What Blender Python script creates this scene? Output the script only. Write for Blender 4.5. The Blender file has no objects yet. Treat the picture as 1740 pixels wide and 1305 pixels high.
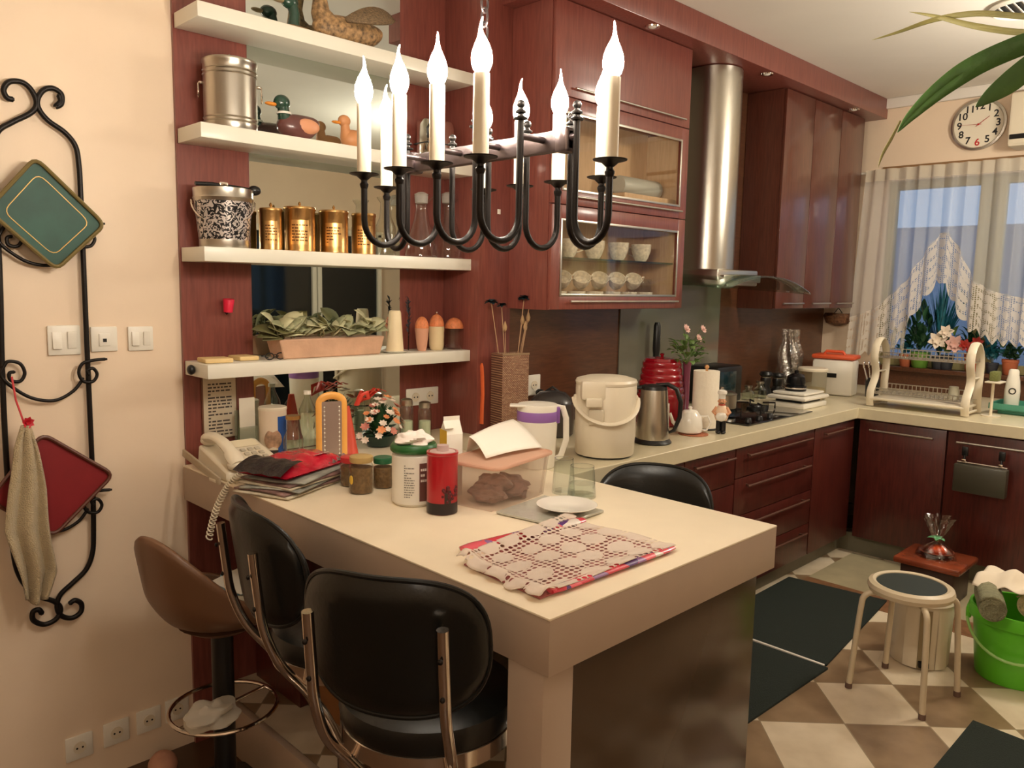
import bpy, bmesh, math, random
from mathutils import Vector, Matrix
random.seed(7)
S = bpy.context.scene
COL = S.collection
PI = math.pi
sin, cos, rad = math.sin, math.cos, math.radians

# ---------------------------------------------------------------- camera
YAW, PITCH, ROLL, FPX = 0.78145276, -0.12345384, 0.01863502, 1350.06
CAM = Vector((0.0, -2.9008, 1.5801))
cy_, sy_ = cos(YAW), sin(YAW)
_f = Vector((sy_*cos(PITCH), cy_*cos(PITCH), sin(PITCH)))
_r = Vector((cy_, -sy_, 0)); _u = _r.cross(_f)
RV = _r*cos(ROLL) + _u*sin(ROLL); UV = -_r*sin(ROLL) + _u*cos(ROLL)
cd = bpy.data.cameras.new('camera'); cam = bpy.data.objects.new('camera', cd); COL.objects.link(cam)
m = Matrix.Identity(4)
for i in range(3):
    m[i][0] = RV[i]; m[i][1] = UV[i]; m[i][2] = -_f[i]; m[i][3] = CAM[i]
cam.matrix_world = m
cd.sensor_width = 36; cd.lens = FPX/1740*36; cd.clip_start = .02; cd.clip_end = 60
S.camera = cam

# ---------------------------------------------------------------- world, lights, exposure
S.view_settings.view_transform = 'Standard'; S.view_settings.look = 'None'
S.view_settings.exposure = EXPOSURE = 1.45; S.view_settings.gamma = 1; S.view_settings.use_curve_mapping = False
w = bpy.data.worlds.new('evening_sky'); S.world = w; w.use_nodes = True
bg = w.node_tree.nodes['Background']; bg.inputs[0].default_value = (.33, .47, .72, 1); bg.inputs[1].default_value = .42
BULB = 94.0          # radiance of the chandelier bulbs
S.cycles.transparent_max_bounces = 20
def area(name, loc, rot, size, power, color, sy=None):
    l = bpy.data.lights.new(name, 'AREA'); l.energy = power; l.color = color; l.size = size
    if sy: l.shape = 'RECTANGLE'; l.size_y = sy
    o = bpy.data.objects.new(name, l); o.location = loc; o.rotation_euler = rot; COL.objects.link(o); return o
WARM = (1, .90, .76)
def globe(name, loc, power, color, r=.16):
    l = bpy.data.lights.new(name, 'POINT'); l.energy = power; l.color = color; l.shadow_soft_size = r
    o = bpy.data.objects.new(name, l); o.location = loc; COL.objects.link(o); return o
globe('dining_fill_light', (-.9, -4.3, 2.35), 11, WARM)  # unseen fill light added behind the camera
globe('kitchen_globe_lamp', (4.3, -2.45, 2.42), 27, (1, .91, .76))

# ---------------------------------------------------------------- helpers
def P(px, py):
    return _f + RV*((px-870)/FPX) + UV*((652.5-py)/FPX)
def at_z(px, py, z): d = P(px, py); return CAM + d*((z-CAM.z)/d.z)
def at_y(px, py, y): d = P(px, py); return CAM + d*((y-CAM.y)/d.y)
def at_x(px, py, x): d = P(px, py); return CAM + d*((x-CAM.x)/d.x)
def lin(c):
    c = c/255
    return c/12.92 if c <= .04045 else ((c+.055)/1.055)**2.4
def rgb(r, g, b): return (lin(r), lin(g), lin(b), 1)

class MB:
    def __init__(s): s.bm = bmesh.new(); s.M = Matrix.Identity(4)
    def at(s, M): s.M = M; return s
    def _v(s, co): return s.bm.verts.new(s.M @ Vector(co))
    def box(s, c, d, bev=0, R=None, seg=2):
        t = bmesh.new(); bmesh.ops.create_cube(t, size=1)
        for v in t.verts: v.co = Vector((v.co.x*d[0], v.co.y*d[1], v.co.z*d[2]))
        if bev: bmesh.ops.bevel(t, geom=list(t.edges), offset=min(bev, min(d)*.45), segments=seg, affect='EDGES', profile=.5)
        X = s.M @ Matrix.Translation(c) @ (R.to_4x4() if R is not None else Matrix.Identity(4))
        s._merge(t, X); return s
    def _merge(s, t, X):
        mp = {}
        for v in t.verts: mp[v] = s.bm.verts.new(X @ v.co)
        for f in t.faces:
            try: s.bm.faces.new([mp[v] for v in f.verts])
            except ValueError: pass
        t.free()
    def b2(s, lo, hi, bev=0):
        return s.box([(a+b)/2 for a, b in zip(lo, hi)], [abs(b-a) for a, b in zip(lo, hi)], bev)
    def lathe(s, prof, seg=32, c=(0, 0, 0), R=None, sx=1, sy=1, caps=True):
        X = Matrix.Translation(c) @ (R.to_4x4() if R is not None else Matrix.Identity(4))
        rings = []
        for r, z in prof:
            if r < 1e-5: rings.append([s._v(X @ Vector((0, 0, z)))])
            else: rings.append([s._v(X @ Vector((r*sx*cos(2*PI*i/seg), r*sy*sin(2*PI*i/seg), z))) for i in range(seg)])
        for a, b in zip(rings, rings[1:]):
            for i in range(seg):
                j = (i+1) % seg
                if len(a) == 1 and len(b) == 1: continue
                if len(a) == 1: s.bm.faces.new((a[0], b[j], b[i]))
                elif len(b) == 1: s.bm.faces.new((a[i], a[j], b[0]))
                else: s.bm.faces.new((a[i], a[j], b[j], b[i]))
        if caps:
            if len(rings[0]) > 1: s.bm.faces.new(rings[0][::-1])
            if len(rings[-1]) > 1: s.bm.faces.new(rings[-1])
        return s
    def cyl(s, c, r, h, seg=28, bev=.0):
        z0, z1 = c[2]-h/2, c[2]+h/2
        b = min(bev, h*.4, r*.4)
        pr = [(r-b, z0), (r, z0+b), (r, z1-b), (r-b, z1)] if b else [(r, z0), (r, z1)]
        return s.lathe(pr, seg, (c[0], c[1], 0))
    def sphere(s, c, r, u=20, v=12, R=None):
        if not hasattr(r, '__len__'): r = (r, r, r)
        pr = [(sin(PI*i/v), -cos(PI*i/v)) for i in range(v+1)]
        X = Matrix.Translation(c) @ (R.to_4x4() if R is not None else Matrix.Identity(4)) @ Matrix.Diagonal((r[0], r[1], r[2], 1))
        old = s.M; s.M = old @ X; s.lathe([(max(a, 0) if a > 1e-6 else 0, b) for a, b in pr], u); s.M = old; return s
    def tube(s, pts, r, seg=10, closed=False, flat=None):
        pts = [Vector(p) for p in pts]; n = len(pts)
        rr = r if hasattr(r, '__len__') else [r]*n
        tang = []
        for i in range(n):
            a = pts[(i-1) % n] if (closed or i > 0) else pts[i]
            b = pts[(i+1) % n] if (closed or i < n-1) else pts[i]
            t = (b-a); tang.append(t.normalized() if t.length > 1e-9 else Vector((0, 0, 1)))
        up = Vector((0, 0, 1)) if abs(tang[0].z) < .9 else Vector((1, 0, 0))
        nrm = (up - tang[0]*up.dot(tang[0])).normalized(); rings = []
        for i in range(n):
            nrm = nrm - tang[i]*nrm.dot(tang[i])
            nrm = nrm.normalized() if nrm.length > 1e-6 else tang[i].orthogonal().normalized()
            bn = tang[i].cross(nrm)
            k1, k2 = flat if flat else (1, 1)
            rings.append([s._v(pts[i] + nrm*(rr[i]*k1*cos(2*PI*j/seg)) + bn*(rr[i]*k2*sin(2*PI*j/seg))) for j in range(seg)])
        for i in range(n if closed else n-1):
            a, b = rings[i], rings[(i+1) % n]
            for j in range(seg):
                k = (j+1) % seg; s.bm.faces.new((a[j], a[k], b[k], b[j]))
        if not closed: s.bm.faces.new(rings[0][::-1]); s.bm.faces.new(rings[-1])
        return s
    def prism(s, poly, z0, z1, R=None, c=(0, 0, 0)):
        X = Matrix.Translation(c) @ (R.to_4x4() if R is not None else Matrix.Identity(4))
        a = [s._v(X @ Vector((x, y, z0))) for x, y in poly]; b = [s._v(X @ Vector((x, y, z1))) for x, y in poly]
        s.bm.faces.new(a[::-1]); s.bm.faces.new(b); n = len(a)
        for i in range(n): s.bm.faces.new((a[i], a[(i+1) % n], b[(i+1) % n], b[i]))
        return s
    def grid(s, fn, nu, nv, wrap=False):
        V = [[s._v(fn(i/nu, j/nv)) for j in range(nv+1)] for i in range(nu+(0 if wrap else 1))]
        n = len(V)
        for i in range(nu):
            for j in range(nv):
                a, b = V[i % n], V[(i+1) % n]
                s.bm.faces.new((a[j], b[j], b[j+1], a[j+1]))
        return s
    def leaf(s, base, tip, width, droop=0, up=Vector((0, 0, 1)), n=6, fold=.15, tipw=.0):
        base, tip = Vector(base), Vector(tip); d = tip-base; side = d.cross(up)
        side = side.normalized() if side.length > 1e-6 else Vector((1, 0, 0)); nn = side.cross(d).normalized()
        rows = []
        for i in range(n+1):
            t = i/n; wv = width*(sin(PI*min(1, t*.92+.06))**.8)*(1 if t < 1 else tipw)
            c = base + d*t + nn*(droop*4*t*(1-t))
            rows.append([s._v(c-side*wv/2+nn*fold*wv), s._v(c), s._v(c+side*wv/2+nn*fold*wv)])
        for a, b in zip(rows, rows[1:]):
            s.bm.faces.new((a[0], a[1], b[1], b[0])); s.bm.faces.new((a[1], a[2], b[2], b[1]))
        return s

def obj(name, mb, mat, parent=None, smooth=True, solid=None, sub=0, angle=38, bevel=None):
    me = bpy.data.meshes.new(name)
    bmesh.ops.recalc_face_normals(mb.bm, faces=mb.bm.faces)
    mb.bm.to_mesh(me); mb.bm.free()
    if smooth:
        for p in me.polygons: p.use_smooth = True
        me.set_sharp_from_angle(angle=rad(angle))
    o = bpy.data.objects.new(name, me); COL.objects.link(o)
    me.materials.append(mat)
    if parent is not None: o.parent = parent
    if bevel: b = o.modifiers.new('bevel', 'BEVEL'); b.width = bevel; b.segments = 2; b.limit_method = 'ANGLE'
    if solid: sm = o.modifiers.new('solid', 'SOLIDIFY'); sm.thickness = solid; sm.offset = 0
    if sub: su = o.modifiers.new('sub', 'SUBSURF'); su.levels = su.render_levels = sub
    return o
def tag(o, label, cat, group=None, kind=None):
    o['label'] = label; o['category'] = cat
    if group: o['group'] = group
    if kind: o['kind'] = kind
    return o
def thing(name, label, cat, loc=(0, 0, 0), rz=0, group=None, rot=None):
    o = bpy.data.objects.new(name, None); o.empty_display_size = .05; COL.objects.link(o)
    o.location = loc; o.rotation_euler = rot if rot else (0, 0, rz)
    return tag(o, label, cat, group)
def struct(name, mb, mat, label=None, **k):
    o = obj(name, mb, mat, **k); o['kind'] = 'structure'
    if label: o['label'] = label
    return o
def dup(root, loc, rz, label, group=None, scale=None):
    r = root.copy(); COL.objects.link(r); r.location = loc; r.rotation_euler = (0, 0, rz); r['label'] = label
    if group: r['group'] = group
    if scale: r.scale = scale
    for ch in list(root.children):
        c = ch.copy(); COL.objects.link(c); c.parent = r
        for g in list(ch.children):
            d = g.copy(); COL.objects.link(d); d.parent = c
    return r
def lab(o, t): o['label'] = t; return o

# ---------------------------------------------------------------- materials
def mat(name, col, rough=.5, metal=0, bump=0, bscale=60, var=0, vscale=8, coat=0, emit=None, es=0, alpha=None, trans=0, sheen=0, stretch=(1, 1, 1), spec=None, sss=0):
    m = bpy.data.materials.new(name); m.use_nodes = True; nt = m.node_tree; N = nt.nodes; L = nt.links
    b = N['Principled BSDF']; b.inputs['Base Color'].default_value = col; b.inputs['Roughness'].default_value = rough
    b.inputs['Metallic'].default_value = metal
    if coat: b.inputs['Coat Weight'].default_value = coat; b.inputs['Coat Roughness'].default_value = .15
    if trans: b.inputs['Transmission Weight'].default_value = trans
    if sheen: b.inputs['Sheen Weight'].default_value = sheen
    if spec is not None: b.inputs['Specular IOR Level'].default_value = spec
    if alpha is not None: b.inputs['Alpha'].default_value = alpha
    if emit: b.inputs['Emission Color'].default_value = emit; b.inputs['Emission Strength'].default_value = es
    if bump or var:
        tc = N.new('ShaderNodeTexCoord'); mp = N.new('ShaderNodeMapping'); mp.inputs['Scale'].default_value = stretch
        L.new(tc.outputs['Object'], mp.inputs[0])
    if var:
        n = N.new('ShaderNodeTexNoise'); n.inputs['Scale'].default_value = vscale; n.inputs['Detail'].default_value = 6
        L.new(mp.outputs[0], n.inputs['Vector'])
        mx = N.new('ShaderNodeMix'); mx.data_type = 'RGBA'
        mx.inputs['A'].default_value = tuple(c*(1-var) for c in col[:3])+(1,); mx.inputs['B'].default_value = tuple(min(1, c*(1+var)) for c in col[:3])+(1,)
        r = N.new('ShaderNodeMapRange'); r.inputs['From Min'].default_value = .3; r.inputs['From Max'].default_value = .7
        L.new(n.outputs['Fac'], r.inputs['Value']); L.new(r.outputs['Result'], mx.inputs['Factor']); L.new(mx.outputs['Result'], b.inputs['Base Color'])
    if bump:
        n2 = N.new('ShaderNodeTexNoise'); n2.inputs['Scale'].default_value = bscale; n2.inputs['Detail'].default_value = 4
        L.new(mp.outputs[0], n2.inputs['Vector'])
        bp = N.new('ShaderNodeBump'); bp.inputs['Strength'].default_value = bump; bp.inputs['Distance'].default_value = .01
        L.new(n2.outputs['Fac'], bp.inputs['Height']); L.new(bp.outputs[0], b.inputs['Normal'])
    return m
def glassmat(name, tint=(1, 1, 1, 1), refl=1.0, rough=.02, ior=1.45, base=0.0):
    m = bpy.data.materials.new(name); m.use_nodes = True; nt = m.node_tree; N = nt.nodes; L = nt.links; N.clear()
    o = N.new('ShaderNodeOutputMaterial'); t = N.new('ShaderNodeBsdfTransparent'); t.inputs[0].default_value = tint
    g = N.new('ShaderNodeBsdfGlossy'); g.inputs['Roughness'].default_value = rough
    f = N.new('ShaderNodeLayerWeight'); f.inputs[0].default_value = .5
    pw = N.new('ShaderNodeMath'); pw.operation = 'POWER'; pw.inputs[1].default_value = 3.2; L.new(f.outputs['Facing'], pw.inputs[0])
    a = N.new('ShaderNodeMath'); a.operation = 'MULTIPLY_ADD'; a.inputs[1].default_value = refl*.6; a.inputs[2].default_value = base+.03; a.use_clamp = True
    x = N.new('ShaderNodeMixShader'); L.new(pw.outputs[0], a.inputs[0]); L.new(a.outputs[0], x.inputs[0])
    L.new(t.outputs[0], x.inputs[1]); L.new(g.outputs[0], x.inputs[2]); L.new(x.outputs[0], o.inputs[0]); return m
def hazy(name, col, amount):   # milky plastic / sheer cloth: part see-through, part diffuse + translucent
    m = bpy.data.materials.new(name); m.use_nodes = True; nt = m.node_tree; N = nt.nodes; L = nt.links; N.clear()
    o = N.new('ShaderNodeOutputMaterial'); t = N.new('ShaderNodeBsdfTransparent')
    d = N.new('ShaderNodeBsdfDiffuse'); d.inputs[0].default_value = col; tr = N.new('ShaderNodeBsdfTranslucent'); tr.inputs[0].default_value = col
    y = N.new('ShaderNodeMixShader'); y.inputs[0].default_value = .35; L.new(d.outputs[0], y.inputs[1]); L.new(tr.outputs[0], y.inputs[2])
    x = N.new('ShaderNodeMixShader'); x.inputs[0].default_value = amount
    L.new(t.outputs[0], x.inputs[1]); L.new(y.outputs[0], x.inputs[2]); L.new(x.outputs[0], o.inputs[0]); return m
def wood(name, dark, light, rough=.35, grain=(14, 14, 1.2), coat=.3):
    m = mat(name, dark, rough, coat=coat); nt = m.node_tree; N = nt.nodes; L = nt.links; b = N['Principled BSDF']
    tc = N.new('ShaderNodeTexCoord'); mp = N.new('ShaderNodeMapping'); mp.inputs['Scale'].default_value = grain
    n = N.new('ShaderNodeTexNoise'); n.inputs['Scale'].default_value = 6; n.inputs['Detail'].default_value = 8; n.inputs['Distortion'].default_value = .6
    cr = N.new('ShaderNodeValToRGB'); cr.color_ramp.elements[0].position = .3; cr.color_ramp.elements[1].position = .72
    cr.color_ramp.elements[0].color = dark; cr.color_ramp.elements[1].color = light
    L.new(tc.outputs['Object'], mp.inputs[0]); L.new(mp.outputs[0], n.inputs['Vector']); L.new(n.outputs['Fac'], cr.inputs[0]); L.new(cr.outputs[0], b.inputs['Base Color'])
    return m

M = {}
M['cream'] = mat('cream_wall_paint', rgb(240, 217, 190), .55, bump=.08, bscale=18, var=.035, vscale=3)
M['ceil'] = mat('ceiling_paint', rgb(240, 234, 224), .8, var=.03, vscale=2)
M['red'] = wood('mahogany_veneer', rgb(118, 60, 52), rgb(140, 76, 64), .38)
M['redd'] = wood('mahogany_base_shaded', rgb(68, 25, 20), rgb(92, 37, 29), .35)  # red partly darkened for fronts that face away from the light
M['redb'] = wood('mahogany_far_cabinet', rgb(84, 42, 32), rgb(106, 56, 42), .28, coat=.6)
M['dwood'] = wood('dark_walnut_panel', rgb(70, 42, 28), rgb(98, 60, 40), .4)
M['tan'] = wood('maple_interior', rgb(205, 163, 118), rgb(222, 182, 138), .5)
M['splash'] = wood('brown_wood_splashback', rgb(78, 46, 30), rgb(100, 62, 40), .3, grain=(2, 14, 14))
M['white_wood'] = mat('white_lacquer', rgb(232, 228, 212), .4, coat=.15)
M['counter'] = mat('cream_worktop', rgb(216, 204, 172), .28, var=.02, vscale=30)
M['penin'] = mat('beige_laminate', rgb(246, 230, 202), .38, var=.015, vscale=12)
M['penin_side'] = mat('beige_laminate_shaded', rgb(184, 162, 142), .42, var=.02, vscale=12)  # same laminate as the top, side shade put into the colour
M['brownp'] = mat('brown_gloss_panel', rgb(70, 52, 36), .2, var=.06, vscale=4)
M['kick'] = mat('plinth_in_shadow', rgb(116, 110, 90), .4, var=.08, vscale=9)  # shadow at the foot of the units put into the plinth colour
M['iron'] = mat('black_iron', rgb(38, 34, 32), .42, metal=.7)
M['iron2'] = mat('pewter_iron', rgb(96, 84, 84), .34, metal=.85, bump=.15, bscale=40)
M['chrome'] = mat('chrome', rgb(225, 215, 205), .12, metal=1)
M['steel'] = mat('brushed_steel', rgb(190, 184, 172), .28, metal=1, bump=.05, bscale=30, stretch=(40, 40, 1))
M['alu'] = mat('aluminium', rgb(205, 200, 190), .3, metal=1)
M['brass'] = mat('brass', rgb(206, 164, 106), .3, metal=1, bump=.1, bscale=60)
M['black'] = mat('black_plastic', rgb(22, 22, 22), .35)
M['leather'] = mat('black_leatherette', rgb(17, 19, 18), .30, bump=.05, bscale=90)
M['white'] = mat('white_plastic', rgb(238, 232, 218), .32)
M['beigep'] = mat('beige_plastic', rgb(228, 216, 192), .35)
M['porc'] = mat('white_porcelain', rgb(242, 236, 224), .15, coat=.4)
M['glass'] = glassmat('clear_glass', (.96, .98, .97, 1), 1.1)
M['pane'] = glassmat('cabinet_pane', (.97, .97, .95, 1), .5)
M['gglass'] = glassmat('green_tinted_glass', (.72, .86, .78, 1), 1.3)
M['mirror'] = mat('mirror', rgb(214, 222, 218), .01, metal=1)
M['rubber'] = mat('dark_green_mat', rgb(34, 44, 38), .9, bump=.8, bscale=260)
M['greyglass'] = mat('grey_glossy_splash', rgb(112, 108, 94), .12, var=.03, vscale=3, coat=.5)
# ================================================================ ROOM
XW, ZC = 5.95, 2.93     # window wall plane and ceiling height
KF, DF = 0.0, -0.2      # kitchen floor and the lower dining floor
def tilemat():
    m = bpy.data.materials.new('diagonal_checker_tiles'); m.use_nodes = True; nt = m.node_tree; N = nt.nodes; L = nt.links
    b = N['Principled BSDF']; b.inputs['Roughness'].default_value = .32
    tc = N.new('ShaderNodeTexCoord'); mp = N.new('ShaderNodeMapping'); mp.vector_type = 'TEXTURE'
    mp.inputs['Rotation'].default_value = (0, 0, rad(43.5)); mp.inputs['Location'].default_value = (2.826, -1.825, 0)
    mp.inputs['Scale'].default_value = (.31, .31, 1)
    L.new(tc.outputs['Object'], mp.inputs[0])
    ch = N.new('ShaderNodeTexChecker'); ch.inputs['Scale'].default_value = 1
    # keep off the z lattice
    ad = N.new('ShaderNodeVectorMath'); ad.operation = 'ADD'; ad.inputs[1].default_value = (0, 0, .5)
    L.new(mp.outputs[0], ad.inputs[0]); L.new(ad.outputs[0], ch.inputs['Vector'])
    n = N.new('ShaderNodeTexNoise'); n.inputs['Scale'].default_value = 5; n.inputs['Detail'].default_value = 7; L.new(tc.outputs['Object'], n.inputs['Vector'])
    def ramp(a, c):
        r = N.new('ShaderNodeValToRGB'); r.color_ramp.elements[0].position = .35; r.color_ramp.elements[1].position = .68
        r.color_ramp.elements[0].color = a; r.color_ramp.elements[1].color = c; L.new(n.outputs['Fac'], r.inputs[0]); return r
    dk = ramp(rgb(124, 100, 74), rgb(160, 134, 104)); lt = ramp(rgb(206, 188, 160), rgb(232, 216, 190))
    mx = N.new('ShaderNodeMix'); mx.data_type = 'RGBA'; L.new(ch.outputs['Fac'], mx.inputs['Factor'])
    L.new(dk.outputs[0], mx.inputs['A']); L.new(lt.outputs[0], mx.inputs['B'])
    # grout from fractional distance
    sp = N.new('ShaderNodeSeparateXYZ'); L.new(mp.outputs[0], sp.inputs[0]); ds = []
    for ax in 'XY':
        f = N.new('ShaderNodeMath'); f.operation = 'PINGPONG'; f.inputs[1].default_value = .5; L.new(sp.outputs[ax], f.inputs[0]); ds.append(f)
    mn = N.new('ShaderNodeMath'); mn.operation = 'MINIMUM'; L.new(ds[0].outputs[0], mn.inputs[0]); L.new(ds[1].outputs[0], mn.inputs[1])
    lt2 = N.new('ShaderNodeMath'); lt2.operation = 'LESS_THAN'; lt2.inputs[1].default_value = .008; L.new(mn.outputs[0], lt2.inputs[0])
    m2 = N.new('ShaderNodeMix'); m2.data_type = 'RGBA'; m2.inputs['B'].default_value = rgb(150, 132, 106)
    L.new(lt2.outputs[0], m2.inputs['Factor']); L.new(mx.outputs['Result'], m2.inputs['A'])
    L.new(m2.outputs['Result'], b.inputs['Base Color']); return m
M['tile'] = tilemat()
STEPX = 1.28
struct('floor', MB().b2((STEPX, -5.5, -.3), (XW, 0, KF)), M['tile'])
struct('floor_dining', MB().b2((-2.6, -5.5, -.3), (STEPX-.002, 0, DF)), mat('dark_parquet', rgb(84, 60, 42), .35, var=.15, vscale=7))
struct('trim_1', MB().b2((4.0, -2.6, KF), (4.19, -1.05, KF+.002)), mat('marbled_brown_border', rgb(134, 96, 68), .3, var=.3, vscale=30))
struct('trim_2', MB().b2((4.19, -2.6, KF), (4.79, -1.05, KF+.0018)), mat('pale_stone_tile', rgb(176, 164, 132), .3, var=.12, vscale=8))
struct('ceiling', MB().b2((-2.6, -5.6, ZC), (XW+.2, .2, ZC+.08)), M['ceil'])
# back wall: cream part, then the thicker wood-faced part behind the kitchen
struct('wall_back', MB().b2((-2.6, 0, -.3), (XW, .15, ZC)), M['cream'])
YP = -.255
struct('wall_kitchen', MB().b2((2.60, YP, 0), (XW, 0, ZC)), M['splash'])
struct('wall_left', MB().b2((-2.75, -5.5, -.3), (-2.6, .15, ZC)), M['cream'])
struct('wall_rear', MB().b2((-2.75, -5.6, -.3), (XW+.15, -5.5, ZC)), M['cream'])
# window wall with its opening (y -.72 .. -3.0, z 1.04 .. 2.42)
wy0, wy1, wz0, wz1 = -.66, -3.0, 1.06, 2.36
ww = MB(); ww.b2((XW, wy0, 0), (XW+.15, .15, ZC)); ww.b2((XW, -5.6, 0), (XW+.15, wy1, ZC))
ww.b2((XW, wy1, wz1), (XW+.15, wy0, ZC)); ww.b2((XW, wy1, 0), (XW+.15, wy0, wz0))
struct('wall_window', ww, M['cream'])
struct('trim_3', MB().b2((XW-.02, -4, .9), (XW, YP, 1.05)), M['splash'])          # wooden band behind the worktop
struct('trim_4', MB().b2((XW-.012, -4.5, 2.44), (XW, -.62, 2.462)), mat('brown_rail', rgb(140, 104, 66), .5))
struct('trim_5', MB().b2((XW-.03, -5.5, ZC-.07), (XW, 0, ZC), .008), M['ceil'])   # cornice
wf = MB()
fr = mat('olive_window_frame', rgb(150, 140, 96), .45)
for y in (wy0-.03, -1.27, -1.375, -2.2, wy1+.03): wf.box((XW+.06, y, (wz0+wz1)/2), (.06, .05 if y != -1.46 else .05, wz1-wz0), .004)
for z in (wz0+.03, wz1-.03): wf.box((XW+.06, (wy0+wy1)/2, z), (.055, wy0-wy1, .06), .004)
wo = struct('window_1', MB().box((XW+.06, (wy0+wy1)/2, (wz0+wz1)/2), (.006, wy0-wy1-.08, wz1-wz0-.08)), M['glass'])
obj('window_frame', wf, fr, wo)
obj('window_sill', MB().b2((XW-.06, wy1, wz0-.03), (XW+.15, wy0, wz0), .005), M['splash'], wo)
# olive blind panel between the panes
obj('window_panel', MB().box((XW+.05, -1.32, (wz0+wz1)/2), (.02, .11, wz1-wz0-.06)), mat('olive_panel', rgb(138, 128, 84), .7), wo)
# glazed doors on the rear wall that the shelf mirror looks back at
dk = mat('night_glass', rgb(16, 24, 28), .08)
gd = struct('window_2', MB().b2((3.2, -5.5, .1), (5.9, -5.47, 2.15)), dk)
g = MB()
for x in (3.2, 4.05, 4.12, 4.95, 5.02, 5.87): g.box((x, -5.46, 1.12), (.055, .05, 2.1), .004)
for z in (.1, 2.17): g.box((4.55, -5.46, z), (2.75, .05, .07), .004)
obj('window_frame', g, M['white_wood'], gd)
# outside: a grey wall and pipe seen dimly through the curtains
struct('wall_outside', MB().b2((XW+2.2, -4.5, 0), (XW+2.3, 1.5, 2.2)), mat('outdoor_wall', rgb(140, 150, 168), .8, var=.12, vscale=3))

# ---- soffit over the kitchen units
sf = struct('trim_6', MB().b2((2.52, -.62, 2.795), (XW, YP, ZC), .004), M['red'])
for i, (x, y) in enumerate(((3.19, -.575), (4.3, -.57), (5.5, -.57))):
    d = thing('downlight', ('small unlit chrome downlight in the soffit over the glass cabinet', 'small unlit chrome downlight in the soffit between hood pipe and right cabinet',
        'small unlit chrome downlight in the soffit above the right wall cabinet')[i], 'light', (x, y, 2.795), group='soffit downlights')
    obj('bezel', MB().lathe([(.022, -.004), (.034, -.006), (.036, 0), (.022, 0)], 20, caps=False), M['chrome'], d)
    obj('lens', MB().sphere((0, 0, -.002), (.02, .02, .008)), M['porc'], d)

# ---- niche: red back panel, mirror, pilaster
struct('wall_niche_panel', MB().b2((1.177, -.015, -.2), (2.40, -.0005, ZC-.001)), M['red'])
struct('trim_7', MB().b2((2.40, YP-.004, .0), (2.60, -.0005, ZC-.001), .003), M['red'])
mi = obj('wall_mirror', MB().b2((1.445, -.019, .905), (2.145, -.0155, 2.90)), M['mirror'], smooth=False)
tag(mi, 'tall frameless mirror covering the middle of the red shelf niche', 'mirror')
ZS = (2.492, 2.105, 1.693, 1.2857)
SH = ('thick white floating shelf at the top, under the two wooden ducks', 'thick white floating shelf carrying the steel canister and the mallard duck',
      'thick white floating shelf carrying the brass canisters', 'thick white floating shelf carrying the leafy planter, lowest of the four')
for z, l in zip(ZS, SH):
    t = thing('floating_shelf', l, 'shelf', (0, 0, z), group='white floating shelves in the niche')
    obj('shelf_board', MB().b2((1.18, -.211, -.05), (2.398, -.02, 0), .002), M['white_wood'], t)
    if z == ZS[3]: lab(obj('knob', MB().sphere((1.168, -.10, -.025), (.014, .018, .018)), M['black'], t), 'black round knob on the left end')

# ---- peninsula
X0, X1, Y1, TP = 1.162, 2.141, -1.853, .1284
t = thing('peninsula_table', 'long beige kitchen peninsula with thick top and glossy brown end panel', 'table', (X0, Y1, 0))
def sh(m, lo, hi, b=.002): return m.b2([lo[0]-X0, lo[1]-Y1, lo[2]], [hi[0]-X0, hi[1]-Y1, hi[2]], b)
obj('tabletop', sh(MB(), (X0, Y1, .9-.006), (X1, -.016, .9), .002), M['penin'], t)
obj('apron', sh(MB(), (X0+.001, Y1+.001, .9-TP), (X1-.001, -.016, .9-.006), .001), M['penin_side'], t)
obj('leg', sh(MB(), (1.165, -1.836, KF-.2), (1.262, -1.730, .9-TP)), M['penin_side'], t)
obj('end_panel', sh(MB(), (1.263, -1.832, KF+.002), (2.075, -1.80, .9-TP)), M['brownp'], t)
# ---- low cupboard under the inner end of the peninsula
t = thing('base_cabinet', 'dark red low cupboard under the wall end of the peninsula', 'cabinet', (1.42, -.38, 0), group='kitchen base units')
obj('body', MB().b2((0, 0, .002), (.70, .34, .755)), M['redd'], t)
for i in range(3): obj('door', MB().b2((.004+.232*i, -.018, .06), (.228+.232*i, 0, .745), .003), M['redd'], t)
# ---- step riser + side trim
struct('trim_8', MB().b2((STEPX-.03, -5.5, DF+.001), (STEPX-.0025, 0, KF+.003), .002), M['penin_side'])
# ---- brown box standing under the peninsula
t = obj('cardboard_box', MB().b2((1.46, -.60, KF+.001), (1.78, -.42, .46), .004), mat('brown_cardboard', rgb(150, 102, 60), .7, var=.1, vscale=6)); tag(t, 'tall brown box standing in the dark under the peninsula', 'box')

M['dimh'] = mat('dull_bronze_handle', rgb(104, 70, 56), .45, metal=.4)
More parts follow.
